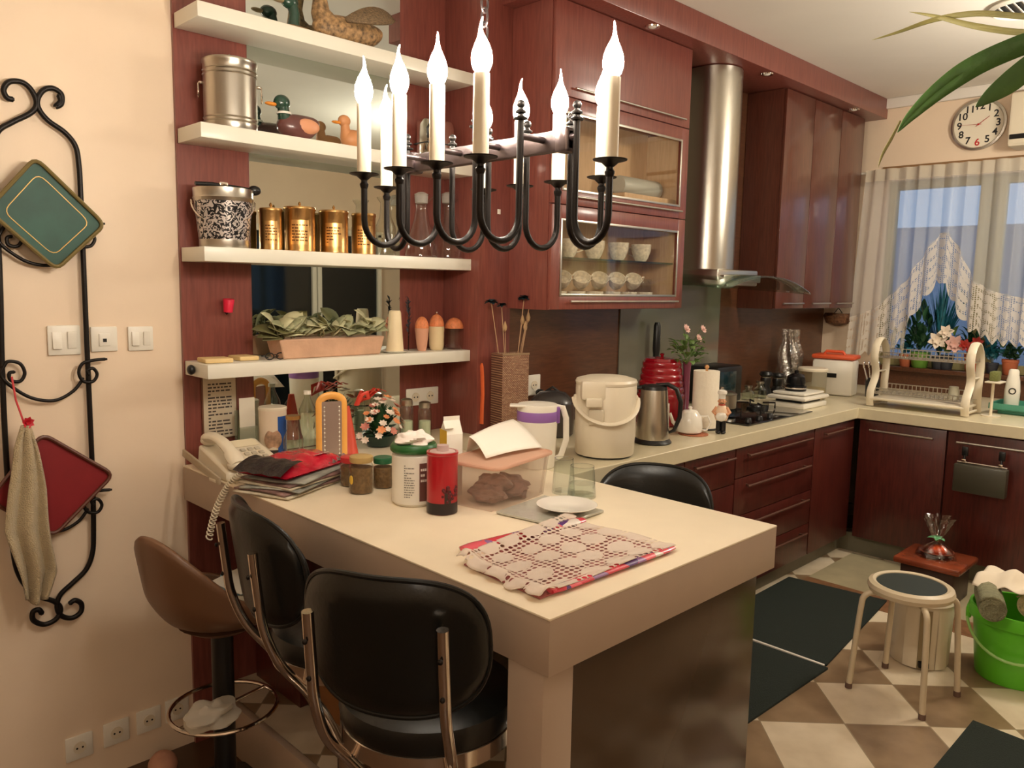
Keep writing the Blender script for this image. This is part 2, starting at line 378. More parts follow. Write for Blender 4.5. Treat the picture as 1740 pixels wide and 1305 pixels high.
# ---- kitchen worktops and base units
YC, XC, TC = -1.044, 4.73, .0639
wt = MB().prism([(2.142, YC), (XC, YC), (XC, -4.2), (XW-.021, -4.2), (XW-.021, YP-.001), (2.399, YP-.006), (2.399, -.02), (2.142, -.02)], .9-TC, .9)
tag(obj('kitchen_worktop', wt, M['counter'], bevel=.003), 'cream L-shaped kitchen worktop running round to the window', 'worktop')
def unit(name, label, lo, hi, fronts, axis):
    """carcass lo..hi; fronts: (kind, a0, a1, z0, z1, handle) along the axis"""
    t = thing(name, label, 'cabinet', (lo[0], lo[1], 0), group='kitchen base units')
    L3 = lambda p: (p[0]-lo[0], p[1]-lo[1], p[2])
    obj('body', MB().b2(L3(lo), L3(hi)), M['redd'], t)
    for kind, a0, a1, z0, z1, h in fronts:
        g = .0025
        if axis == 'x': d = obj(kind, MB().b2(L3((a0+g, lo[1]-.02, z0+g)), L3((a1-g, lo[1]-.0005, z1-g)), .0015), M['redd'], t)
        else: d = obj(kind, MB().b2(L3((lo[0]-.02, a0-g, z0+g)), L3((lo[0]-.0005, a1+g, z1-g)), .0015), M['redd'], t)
        if h:
            b0, b1, hz = h; mb = MB()
            if axis == 'x': p = lambda a, o: L3((a, lo[1]-.02-o, hz))
            else: p = lambda a, o: L3((lo[0]-.02-o, a, hz))
            mb.tube([p(b0, .028), p(b1, .028)], .006); s_ = 1 if b1 > b0 else -1
            for a in (b0+.03*s_, b1-.03*s_): mb.tube([p(a, 0), p(a, .028)], .0045)
            obj('handle', mb, M['alu'] if axis == 'y' else M['dimh'], d)
    return t
yb = -.53
F0 = YC+.02
def ux(lab_, a, b, fr): unit('base_cabinet', lab_, (a, F0+.02, .115), (b, YP-.002, .9-TC-.001), fr, 'x')
ux('dark red base unit with plain door, beside the peninsula', 2.15, 2.93, [('door', 2.15, 2.93, .115, .83, None)])
ux('narrow dark red base unit left of the drawers', 2.932, 3.366, [('drawer', 2.932, 3.366, .66, .83, (2.98, 3.32, .795)), ('door', 2.932, 3.366, .115, .66, None)])
ux('dark red base unit with four stacked wide drawers', 3.37, 4.208, [('drawer', 3.37, 4.208, z0, z1, (3.45, 4.13, z1-.04)) for z0, z1 in ((.68, .83), (.49, .68), (.30, .49), (.115, .30))])
ux('dark red corner base unit with one plain door', 4.212, 4.73, [('door', 4.212, 4.74, .115, .83, (4.3, 4.65, .79))])
def uy(lab_, a, b, fr): unit('base_cabinet', lab_, (4.75+.02, b, .115), (XW-.03, a, .9-TC-.001), fr, 'y')
uy('dark red base unit under the dish rack, door with long handle', -1.05, -1.528, [('door', -1.05, -1.528, .115, .83, (-1.12, -1.465, .778))])
uy('dark red base unit under the sink with black case on its handle', -1.532, -2.25, [('door', -1.532, -2.25, .115, .83, (-1.585, -2.2, .778))])
uy('dark red base unit at the far right edge of the photo', -2.254, -3.0, [('door', -2.254, -3.0, .115, .83, (-2.3, -2.9, .778))])
kb = MB().b2((2.15, -.95, KF), (4.82, -.93, .115)); kb.b2((4.82, -3.0, KF), (4.84, -.93, .115))
tag(obj('cabinet_plinth', kb, M['kick']), 'plinth strip, darkened for shadow, along the foot of the base units', 'plinth')

# ---- wall cabinets
def frame4(mb, x0, x1, z0, z1, wd, y0, y1):
    mb.b2((x0, y0, z0), (x0+wd, y1, z1), .001); mb.b2((x1-wd, y0, z0), (x1, y1, z1), .001)
    mb.b2((x0+wd, y0, z0), (x1-wd, y1, z0+wd), .001); mb.b2((x0+wd, y0, z1-wd), (x1-wd, y1, z1), .001); return mb
cx0, cx1, cz0, cz1, cyf = 2.585, 3.62, 1.475, 2.793, -.50
t = thing('wall_cabinet', 'tall mahogany wall cabinet with two glass doors showing cups', 'cabinet', (cx0, cyf, cz0), group='mahogany wall cabinets')
o = (cx0, cyf, cz0)
def rel(a): return (a[0]-o[0], a[1]-o[1], a[2]-o[2])
bd = MB()
for lo, hi in (((cx0, cyf, cz0), (cx0+.02, YP-.005, cz1)), ((cx1-.02, cyf, cz0), (cx1, YP-.005, cz1)),
               ((cx0+.02, cyf, cz0), (cx1-.02, YP-.005, cz0+.02)), ((cx0+.02, cyf, cz1-.02), (cx1-.02, YP-.005, cz1)), ((cx0+.02, cyf, 1.93), (cx1-.02, YP-.005, 1.948)), ((cx0+.02, cyf, 2.39), (cx1-.02, YP-.005, 2.408))):
    bd.b2(rel(lo), rel(hi))
obj('body', bd, M['red'], t, smooth=False)
li = MB(); li.b2(rel((cx0+.0205, YP-.02, cz0+.0205)), rel((cx1-.0205, YP-.006, cz1-.0205)))
li.b2(rel((cx0+.0205, cyf+.001, cz0+.0205)), rel((cx0+.024, YP-.02, 2.38))); li.b2(rel((cx1-.024, cyf+.001, cz0+.0205)), rel((cx1-.0205, YP-.02, 2.38)))
li.b2(rel((cx1-.46, cyf+.03, 1.9485)), rel((cx1-.026, YP-.021, 2.04)))
lab(obj('lining', li, M['tan'], t, smooth=False), 'pale maple lining')
lab(obj('glass_shelf', MB().b2(rel((cx0+.026, cyf+.03, 1.705)), rel((cx1-.026, YP-.022, 1.713))), M['gglass'], t), 'glass shelf')
doors = ((2.40, 2.79, 0), (1.94, 2.395, 1), (1.478, 1.935, 1))
for z0, z1, gl in doors:
    if not gl:
        d = obj('door', MB().b2(rel((cx0+.002, cyf-.02, z0)), rel((cx1-.002, cyf-.001, z1)), .002), M['red'], t)
    else:
        d = obj('door', frame4(MB(), cx0+.002-o[0], cx1-.002-o[0], z0-o[2], z1-o[2], .062, -.02, -.001), M['red'], t)
        obj('door_trim', frame4(MB(), cx0+.06-o[0], cx1-.06-o[0], z0+.058-o[2], z1-.058-o[2], .011, -.024, -.018), M['alu'], d)
        obj('pane', MB().b2(rel((cx0+.066, cyf-.012, z0+.064)), rel((cx1-.066, cyf-.008, z1-.064))), M['pane'], d)
    hb = MB().tube([rel((cx0+.12, cyf-.038, z0+.035)), rel((cx1-.06, cyf-.038, z0+.035))], .005)
    for x in (cx0+.2, cx1-.14): hb.tube([rel((x, cyf-.02, z0+.035)), rel((x, cyf-.038, z0+.035))], .004)
    obj('handle', hb, M['alu'], d)
rx0, rx1, rz0, rz1 = 4.655, 5.82, 1.463, 2.793
t = thing('wall_cabinet', 'mahogany wall cabinet of three tall plain doors, next to the window', 'cabinet', (rx0, cyf, rz0), group='mahogany wall cabinets')
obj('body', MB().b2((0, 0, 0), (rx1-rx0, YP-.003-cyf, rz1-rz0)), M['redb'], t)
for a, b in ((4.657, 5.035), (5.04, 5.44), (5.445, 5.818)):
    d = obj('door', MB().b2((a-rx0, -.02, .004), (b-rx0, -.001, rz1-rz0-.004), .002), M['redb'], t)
    obj('handle', MB().tube([(b-rx0-.30, -.035, .035), (b-rx0-.02, -.035, .035)], .005).tube([(b-rx0-.05, -.02, .035), (b-rx0-.05, -.035, .035)], .004).tube([(b-rx0-.27, -.02, .035), (b-rx0-.27, -.035, .035)], .004), M['alu'], d)

# ---- glossy splash panels and hood
tag(obj('splash_panel', MB().b2((3.43, YP-.008, .901), (4.44, YP-.0008, 2.79)), M['greyglass']), 'glossy grey panel behind the hob and the hood pipe', 'panel')
t = thing('cooker_hood', 'curved glass cooker hood with a stainless steel pipe', 'hood', (4.06, YP-.01, 1.6))
ch = MB()
ch.prism([(-.155+.03*(1-cos(a)), -.02-.27-.0) if False else (x, y) for a, (x, y) in [(0, q) for q in ([(-.15, 0)] + [(-.15*cos(k*PI/16), -.14-.13*sin(k*PI/16)) for k in range(17)] + [(.15, 0)])]], .09, 1.19)
obj('pipe', ch, M['steel'], t)
hb = MB().b2((-.22, -.33, .0), (.22, 0, .09), .01)
obj('motor_box', hb, M['steel'], t)
def hoodsurf(u, v):
    x = -.425+.925*u; y = -.003-.52*v
    return (x, y, .082-.36*x*x-.03*v)
obj('glass_canopy', MB().grid(hoodsurf, 24, 6), M['gglass'], t, solid=.008)
obj('front_strip', MB().b2((-.2, -.36, .02), (.2, -.331, .06), .006), M['alu'], t)
# ================================================================ placing helpers for things that stand on a known plane
def stand(px, py, wpx, tpy=None, z=.9):
    """centre, radius, height of a round thing whose front foot is seen at (px,py) on plane z, wpx wide, front rim seen at tpy"""
    p = at_z(px, py, z); d = (p-CAM).dot(_f); r = wpx/2*d/FPX
    h_ = Vector((p.x-CAM.x, p.y-CAM.y, 0)).normalized(); c = p + h_*r
    H = 0
    if tpy is not None:
        q = P(px, tpy); L = math.hypot(p.x-CAM.x, p.y-CAM.y)/math.hypot(q.x, q.y); H = CAM.z + q.z*L - z
    return c, r, H
def on_shelf(px, wpx, tpy, i, y=-.11):
    """x centre, radius, height for a thing on shelf i at depth y"""
    p = at_y(px, tpy, y); d = (p-CAM).dot(_f); return Vector((p.x, y, ZS[i])), wpx/2*d/FPX, p.z-ZS[i]
def face_cam(p, extra=0): return math.atan2(CAM.y-p[1], CAM.x-p[0]) + PI/2 + rad(extra)   # local -y looks at the camera
def text(name, s, size, mat_, parent, loc, rot, ext=.0004, align='CENTER'):
    cu = bpy.data.curves.new(name, 'FONT'); cu.body = s; cu.size = size; cu.align_x = align; cu.align_y = 'CENTER'; cu.extrude = ext; cu.offset = size*.02
    to = bpy.data.objects.new(name, cu); COL.objects.link(to); bpy.context.view_layer.update()
    me = bpy.data.meshes.new_from_object(to.evaluated_get(bpy.context.evaluated_depsgraph_get())); bpy.data.objects.remove(to)
    me.materials.clear(); me.materials.append(mat_)
    o = bpy.data.objects.new(name, me); COL.objects.link(o); o.parent = parent; o.location = loc; o.rotation_euler = rot; return o
def label_lines(name, parent, w_, h_, rows, m_, r=None, y=0, z0=0, x0=0, th=.0008, seed=1):
    """rows of short dark strokes: print too small to read; flat at depth y or wrapped round a can of radius r"""
    rr = random.Random(seed); mb = MB()
    for k in range(rows):
        z = z0 + h_*(1-(k+.5)/rows); x = -w_/2
        while x < w_/2:
            l = rr.uniform(.08, .3)*w_; e = min(w_/2, x+l)
            if r is None: mb.b2((x0+x, y-th, z-h_/rows*.22), (x0+e, y, z+h_/rows*.22))
            else:
                a, b = (x0+x)/r-PI/2, (x0+e)/r-PI/2; n = max(2, int((b-a)/.15)); R_ = r+.0006; hh = h_/rows*.22
                for i in range(n):
                    u, v = a+(b-a)*i/n, a+(b-a)*(i+1)/n
                    q = [mb._v((R_*cos(t_), R_*sin(t_), zz)) for t_, zz in ((u, z-hh), (v, z-hh), (v, z+hh), (u, z+hh))]; mb.bm.faces.new(q)
            x = e + w_*.05
            if rr.random() < .12: break
    return obj(name, mb, m_, parent, smooth=False)
def wrap(name, parent, r, z0, z1, a0, a1, m_, n=20, e=.0005):
    mb = MB()
    mb.grid(lambda u, v: ((r+e)*cos(a0+(a1-a0)*u), (r+e)*sin(a0+(a1-a0)*u), z0+(z1-z0)*v), n, 1); return obj(name, mb, m_, parent)

# ================================================================ CHANDELIER
M['bulb'] = mat('lit_bulb', rgb(255, 240, 215), .3, emit=(1, .90, .76, 1), es=BULB)
M['candle'] = mat('ivory_candle_sleeve', rgb(236, 222, 196), .45)
HX, HY, HZ = 1.172, -1.618, 1.81
ch = thing('chandelier', 'black iron ten-armed chandelier with lit flame bulbs on ivory candle tubes', 'chandelier', (HX, HY, HZ))
bar = MB()
bar.box((0, 0, .048), (.020, .50, .040), .004)
bar.box((0, -.235, .048), (.034, .03, .048), .006); bar.box((0, .235, .048), (.034, .03, .048), .006)
bar.lathe([(.0, .068), (.02, .068), (.024, .075), (.012, .085), (.009, .11), (.004, .115), (0, .115)], 16)
for y in (-.185, -.06, .06, .185): bar.tube([(-.073, y, .052), (.073, y, .052)], .0065, 10)
for s in (-1, 1): bar.tube([(0, s*.235, .052), (0, s*.262, .052)], .008, 10)
obj('crossbar', bar, M['iron2'], ch)
chm = MB()
z = .115
k = 0
while z < ZC-HZ-.03:
    pts = [(0, 0)]*0
    ring = []
    for j in range(12):
        a = 2*PI*j/12; x, zz = .009*cos(a), .019*sin(a)
        ring.append((x, 0, z+.012+zz) if k % 2 == 0 else (0, x, z+.012+zz))
    chm.tube(ring, .0028, 6, closed=True); z += .028; k += 1
chm.lathe([(.05, ZC-HZ-.002), (.048, ZC-HZ-.012), (.015, ZC-HZ-.035), (0, ZC-HZ-.035)], 20)
obj('chain', chm, M['iron2'], ch)
def armspec():
    out = []
    for y in (-.185, -.06, .06, .185):
        for s in (-1, 1): out.append(((s*.073, y), (s*.174, y)))
    out += [((0, -.262), (0, -.345)), ((0, .262), (0, .345))]
    return out
finial = [(0.0065, .072), (.0065, .08), (.013, .082), (.014, .085), (.007, .088), (.006, .092), (.0105, .094), (.011, .097), (.006, .100), (.005, .103), (.008, .107), (.0085, .111), (.006, .116), (0, .119)]
for (ix, iy), (ox, oy) in armspec():
    mx_, my_ = (ix+ox)/2, (iy+oy)/2; hr = math.hypot(ox-ix, oy-iy)/2; ux_, uy_ = (ox-ix)/(2*hr), (oy-iy)/(2*hr)
    pts = [(ix, iy, .075), (ix, iy, .03), (ix, iy, -.04), (ix, iy, -.095)]
    for j in range(1, 12):
        a = PI*j/12; pts.append((mx_-ux_*hr*cos(a), my_-uy_*hr*cos(a), -.095-.052*sin(a)))
    pts += [(ox, oy, -.095), (ox, oy, -.05), (ox, oy, -.006)]
    am = MB().tube(pts, .0068, 10)
    am.lathe(finial, 14, (ix, iy, 0))
    am.lathe([(.0068, -.03), (.009, -.024), (.0095, -.02), (.0068, -.016)], 12, (ox, oy, 0), caps=False)
    a_ = obj('arm', am, M['iron'], ch)
    obj('drip_pan', MB().lathe([(.007, -.012), (.016, -.004), (.031, 0), (.032, .002), (.016, .0), (0, -.001)], 24, (ox, oy, 0)), M['iron'], a_)
    obj('candle_tube', MB().lathe([(.0148, 0), (.0148, .146), (.011, .1485), (.0, .1485)], 24, (ox, oy, 0)), M['candle'], a_)
    tip = random.uniform(0, 6.28)
    prof = [(.0105, .147), (.0150, .153), (.0186, .163), (.0193, .172), (.0180, .183), (.0136, .196), (.0078, .208), (.0042, .218), (.0027, .227), (.0019, .236), (.0006, .243)]
    bm_ = MB(); ringz = []
    for r_, z_ in prof:
        off = max(0, (z_-.20))*.0; b_ = (z_-.205)
        dx = (.34*b_ - 9.5*b_*b_) if b_ > 0 else 0
        ringz.append((r_, z_, dx))
    rings = [[bm_._v((ox+r_*cos(2*PI*j/16)+dx*cos(tip), oy+r_*sin(2*PI*j/16)+dx*sin(tip), z_)) for j in range(16)] for r_, z_, dx in ringz]
    for A, B_ in zip(rings, rings[1:]):
        for j in range(16): bm_.bm.faces.new((A[j], A[(j+1) % 16], B_[(j+1) % 16], B_[j]))
    bm_.bm.faces.new(rings[-1]); bm_.bm.faces.new(rings[0][::-1])
    obj('bulb', bm_, M['bulb'], a_)
# ================================================================ THINGS ON THE PENINSULA
TZ = .9005
def canister_body(mb, r, h, b=.006): return mb.lathe([(r-b, 0), (r, b), (r, h-b), (r-b, h)], 36)
ink = mat('dark_print', rgb(70, 60, 56), .6); ink2 = mat('grey_print', rgb(140, 134, 126), .6)
def crumple(name, mat_, parent, c, r, seed=0, amp=.35, n=28, R=None, sub=0):
    rr = random.Random(seed); ph = [(rr.uniform(0, 6), rr.uniform(2, 5), rr.uniform(0, 6), rr.uniform(2, 5)) for _ in range(5)]
    mb = MB()
    def f(u, v):
        a, b = 2*PI*u, PI*v; k = 1
        for p, q, s_, t_ in ph: k += amp/5*sin(q*a+p)*sin(t_*b*1.5+s_) if 0 < v < 1 else 0
        x, y, z = sin(b)*cos(a)*k, sin(b)*sin(a)*k, -cos(b)*k
        return (c[0]+r[0]*x, c[1]+r[1]*y, c[2]+r[2]*z)
    # integer frequencies close the seam
    ph = [(p, round(q), s_, t_) for p, q, s_, t_ in ph]
    mb.grid(f, n, n//2, wrap=True)
    bmesh.ops.remove_doubles(mb.bm, verts=mb.bm.verts, dist=1e-5)
    return obj(name, mb, mat_, parent, angle=50, sub=sub)

# wet-wipe canister
c, r, h = stand(703, 864, 78, 772)
t = thing('wipes_canister', 'white wet-wipe canister with dark green lid and tissue poking out', 'canister', c, face_cam(c))
obj('body', canister_body(MB(), r*.97, h-.002, .01), M['white'], t)
green = mat('green_plastic', rgb(38, 98, 46), .35)
obj('lid', MB().lathe([(r*1.0, h-.002), (r*1.05, h+.003), (r*1.05, h+.014), (r*.97, h+.022), (r*.6, h+.024), (0, h+.024)], 36), green, t)
tis = mat('tissue', rgb(246, 232, 222), .8)
crumple('tissue', tis, t, (-.002, 0, h+.030), (r*.80, r*.7, .026), 3, .7, 36)
wrap('label', t, r*.97, .02, h-.03, -PI/2+.25, -PI/2+1.3, mat('brown_label', rgb(112, 74, 66), .4))
label_lines('label_text', t, .032, h*.62, 14, ink2, r*.97, z0=.03, x0=-.014, seed=4)
label_lines('brand_text', t, .022, h*.30, 3, mat('white_print', rgb(230, 224, 214), .5), r*.975, z0=h*.45, x0=.032, seed=5)
# red pepper can
c, r, h = stand(751, 877, 53, 775)
t = thing('pepper_can', 'red seasoning can with black foot and pale pouring cap, in front', 'can', c, face_cam(c))
redp = mat('red_tin', rgb(178, 24, 34), .3, coat=.4)
obj('body', canister_body(MB(), r, h, .004), redp, t)
wrap('dark_band', t, r, .002, .036, 0, 2*PI, mat('black_tin', rgb(34, 24, 24), .3), 36)
pp = MB()
rr = random.Random(2)
for k in range(22):
    a = -PI/2+.55+rr.uniform(-.55, .5); z = rr.uniform(.034, .085); s_ = rr.uniform(.003, .007)
    pp.sphere((r*cos(a), r*sin(a), z), (s_, s_*.8, s_), 8, 6)
obj('printed_fruit', pp, mat('dark_red_print', rgb(92, 16, 22), .4), t)
wrap('print_leaf', t, r, .036, .075, -PI/2+.15, -PI/2+.6, mat('dark_leaf_print', rgb(52, 40, 34), .4))
obj('rim', MB().lathe([(r*.99, h-.004), (r*1.04, h), (r*1.02, h+.006), (r*.9, h+.006), (r*.88, h-.002)], 32, caps=False), redp, t)
cap = MB().lathe([(r*.86, h-.004), (r*.84, h+.006), (0, h+.008)], 28); cap.lathe([(r*.42, h+.006), (r*.38, h+.024), (0, h+.026)], 20, (.001, 0, 0)); cap.box((-.004, -r*.75, h+.003), (.014, .02, .004), .002)
obj('spout', cap, mat('pale_pink_plastic', rgb(206, 178, 172), .3), t)
# folded white paper carton with yellow side
c, r, h = stand(766, 846, 52, 714)
t = thing('paper_carton', 'white gable-top carton with yellow side, behind the red can', 'carton', c, face_cam(c, 24))
hc = MB(); a = .028
hc.b2((-a, -a, 0), (a, a, h-.05), .002)
obj('body', hc, M['white'], t)
gb = MB(); z0 = h-.05
V = [gb._v(p) for p in ((-a, -a, z0), (a, -a, z0), (a, a, z0), (-a, a, z0), (-a, 0, h-.006), (a, 0, h-.006))]
for f in ((0, 1, 5, 4), (2, 3, 4, 5), (1, 2, 5), (3, 0, 4)): gb.bm.faces.new([V[i] for i in f])
gb.box((0, 0, h-.002), (2*a, .003, .014)); gb.box((-.02, -.02, h-.02), (.03, .028, .004), .001, Matrix.Rotation(.9, 3, 'X'))
obj('gable_top', gb, M['white'], t, smooth=False)
obj('side_print', MB().box((-a-.0006, 0, h*.45), (.0006, .055, h*.8)), mat('yellow_print', rgb(224, 182, 44), .5), t)

# jars of chilli and spice
spice = mat('brown_spice', rgb(122, 92, 56), .6, var=.35, vscale=90, bump=.4, bscale=120)
def jar(px, py, w_, tp, lidcol, label, lidh=.014, sp=spice, lidr=1.0):
    c, r, h = stand(px, py, w_, tp)
    t = thing('spice_jar', label, 'jar', c, face_cam(c), group='spice jars beside the wipes canister')
    obj('contents', MB().lathe([(r*.90, .004), (r*.92, .01), (r*.92, h*.8), (0, h*.8)], 28), sp, t)
    obj('jar_glass', MB().lathe([(r*.9, 0), (r, .006), (r, h*.82), (r*.86, h*.93), (r*.86, h)], 32, caps=False), M['glass'], t)
    obj('lid', MB().lathe([(r*.9*lidr, h-.004), (r*.95*lidr, h), (r*.95*lidr, h+lidh), (r*.88*lidr, h+lidh+.002), (0, h+lidh+.002)], 32), lidcol, t); return t, r, h
jar(598, 829, 40, 787, mat('red_lid', rgb(196, 46, 50), .35), 'small jar with pinkish red lid, left of the three spice jars')
t, r, h = jar(614, 842, 42, 787, mat('yellow_lid', rgb(188, 158, 100), .5), 'spice jar with mustard lid and oval yellow label, frontmost of three')
ov = MB(); ov.sphere((-r*.80*1, -r*.62, h*.45), (.009, .003, .015), 16, 10, Matrix.Rotation(-.9, 3, 'Z')); obj('oval_label', ov, mat('yellow_label', rgb(216, 176, 60), .5), t)
jar(651, 832, 35, 788, mat('green_lid', rgb(30, 96, 62), .35), 'spice jar with dark green lid touching the wipes canister')

# clear box with pink lid
pA, pB, pC = at_z(842, 872, TZ), at_z(927, 838, TZ), at_z(774, 853, TZ)
ang = math.atan2(pB.y-pA.y, pB.x-pA.x); L1 = (pB-pA).length; L2 = (pC-pA).length
t = thing('storage_box', 'clear plastic food box with peach lid and brown packets inside', 'box', pA, ang)
sgn = 1
def rbox(mb, lo, hi, b): return mb.b2(lo, hi, b)
L2 = min(L2, .2); H = .138
hz = hazy('milky_plastic', rgb(216, 194, 178), .26)
bx = MB(); q = .004
def wallq(x0, y0, x1, y1, fl):
    V = [bx._v(p) for p in ((x0, y0, .001), (x1, y1, .001), (x1+fl[2], y1+fl[3], H), (x0+fl[0], y0+fl[1], H))]; bx.bm.faces.new(V)
f_ = .012
cs = [(0, 0, -f_, -f_), (L1, 0, f_, -f_), (L1, L2, f_, f_), (0, L2, -f_, f_)]
for i in range(4):
    a, b = cs[i], cs[(i+1) % 4]; wallq(a[0], a[1], b[0], b[1], (a[2], a[3], b[2], b[3]))
bx.bm.faces.new([bx._v((p[0], p[1], .001)) for p in cs])
bmesh.ops.remove_doubles(bx.bm, verts=bx.bm.verts, dist=1e-5)
bmesh.ops.bevel(bx.bm, geom=[e for e in bx.bm.edges if abs((e.verts[0].co-e.verts[1].co).z) > .05], offset=.015, segments=4, affect='EDGES')
obj('box_wall', bx, hz, t)
peach = hazy('peach_plastic', rgb(240, 200, 176), .66)
ld = MB(); o1 = f_+.006
pl = [(-o1, -o1), (L1+o1, -o1), (L1+o1, L2+o1), (-o1, L2+o1)]
ring = MB()
def rr_path(x0, y0, x1, y1, rd, z, n=6):
    out = []
    for cx_, cy2, a0 in ((x1-rd, y0+rd, -PI/2), (x1-rd, y1-rd, 0), (x0+rd, y1-rd, PI/2), (x0+rd, y0+rd, PI)):
        for k in range(n+1): out.append((cx_+rd*cos(a0+PI/2*k/n), cy2+rd*sin(a0+PI/2*k/n), z))
    return out
ring.tube(rr_path(-o1, -o1, L1+o1, L2+o1, .03, H), .0065, 8, closed=True)
obj('lid_rim', ring, peach, t)
obj('lid', MB().prism([(x, y) for x, y, _ in rr_path(-o1, -o1, L1+o1, L2+o1, .03, 0)], H+.001, H+.004), peach, t)
pkm = mat('brown_packets', rgb(138, 104, 88), .5, var=.3, vscale=40, bump=.6, bscale=60)
for k, (x, y, z, rx) in enumerate(((L1*.27, L2*.5, .03, .045), (L1*.62, L2*.42, .028, .05), (L1*.8, L2*.6, .034, .032), (L1*.45, L2*.55, .052, .045))):
    crumple('packet', pkm, t, (x, y, z), (rx, L2*.38, .026), 20+k, .5, 24)
# white napkin folded over the box
n = MB()
A_, B_, C_, D_ = at_z(797, 742, TZ+H+.062), at_z(872, 712, TZ+H+.064), at_z(921, 760, TZ+H+.012), at_z(826, 779, TZ+H+.012)
def nap(u, v):
    p = A_.lerp(B_, u).lerp(D_.lerp(C_, u), v); p = p.copy(); p.z += .010*sin(PI*v)+.006*sin(PI*u); return p-A_
n.grid(nap, 10, 10)
np_ = mat('white_napkin', rgb(248, 240, 226), .8)
# back sheet so that it stands as a tent
n.grid(lambda u, v: (A_.lerp(B_, u) + Vector((.035, .05, -.064))*v) - A_, 6, 4)
t = thing('napkin', 'white paper napkin folded like a tent on the food box', 'napkin', A_)
obj('sheet', n, np_, t, solid=.0012)
# tumblers
def tumbler(px, py, w_, tp, label, water):
    c, r, h = stand(px, py, w_, tp)
    t = thing('water_glass', label, 'glass', c, group='clear tumblers on the peninsula')
    obj('glass_wall', MB().lathe([(0, .001), (r*.97, .0015), (r, .006), (r*.82, h), (r*.79, h), (r*.95, .01), (0, .01)], 32), M['glass'], t)
    obj('rim', MB().lathe([(r*.79, h-.001), (r*.825, h-.001), (r*.825, h+.001), (r*.79, h+.001)], 32, caps=False), glassmat('rim_glass', (.8, .8, .78, 1), 2, base=.15), t)
    if water: obj('water', MB().lathe([(0, .0105), (r*.94, .0105), (r*.88, h*.45), (0, h*.45)], 32), glassmat('water_'+name_k(px), (.93, .96, .95, 1), 1.5), t)
def name_k(v): return 'w%d' % v
tumbler(988, 851, 50, 797, 'clear tumbler part filled with water, behind the white plate', True)
tumbler(957, 843, 40, 783, 'empty clear tumbler between food box and water glass', False)
# glass board, plate
q = [at_z(*p, TZ) for p in ((843, 874), (948, 898), (1026, 872), (925, 846))]
cen = sum(q, Vector())/4
gb = MB(); pl = [((v-cen).x, (v-cen).y) for v in q]
gb.prism(pl, .002, .010)
frost = mat('frosted_board', rgb(188, 186, 172), .12, coat=.6, var=.06, vscale=50)
t = obj('glass_board', gb, frost, bevel=.002); t.location = cen; tag(t, 'frosted glass worktop saver under the small white plate', 'board')
pc = at_z(963, 866, TZ+.012)
t = obj('side_plate', MB().lathe([(0, .0), (.046, 0), (.052, .004), (.088, .017), (.092, .020), (.089, .0205), (.053, .0085), (0, .007)], 48), M['porc']); t.location = (pc.x, pc.y, TZ+.0105)
tag(t, 'small round white plate lying on the glass board', 'plate')

# flowery plastic placemat roll edges and lace cloth
def flowermat():
    m = mat('flower_print_plastic', rgb(226, 200, 190), .25, coat=.5); nt = m.node_tree; N = nt.nodes; L = nt.links; b = N['Principled BSDF']
    tc = N.new('ShaderNodeTexCoord'); v = N.new('ShaderNodeTexVoronoi'); v.inputs['Scale'].default_value = 26; L.new(tc.outputs['Object'], v.inputs['Vector'])
    cr = N.new('ShaderNodeValToRGB'); cr.color_ramp.interpolation = 'CONSTANT'
    e = cr.color_ramp.elements; e[0].position = 0; e[0].color = rgb(214, 60, 78); e[1].position = .36; e[1].color = rgb(232, 96, 110)
    for p, c_ in ((.55, rgb(90, 52, 120)), (.68, rgb(224, 214, 204)), (.85, rgb(150, 110, 160))): k = e.new(p); k.color = c_
    sp = N.new('ShaderNodeSeparateColor'); L.new(v.outputs['Color'], sp.inputs[0]); L.new(sp.outputs[0], cr.inputs[0]); L.new(cr.outputs[0], b.inputs['Base Color']); return m
fm = flowermat()
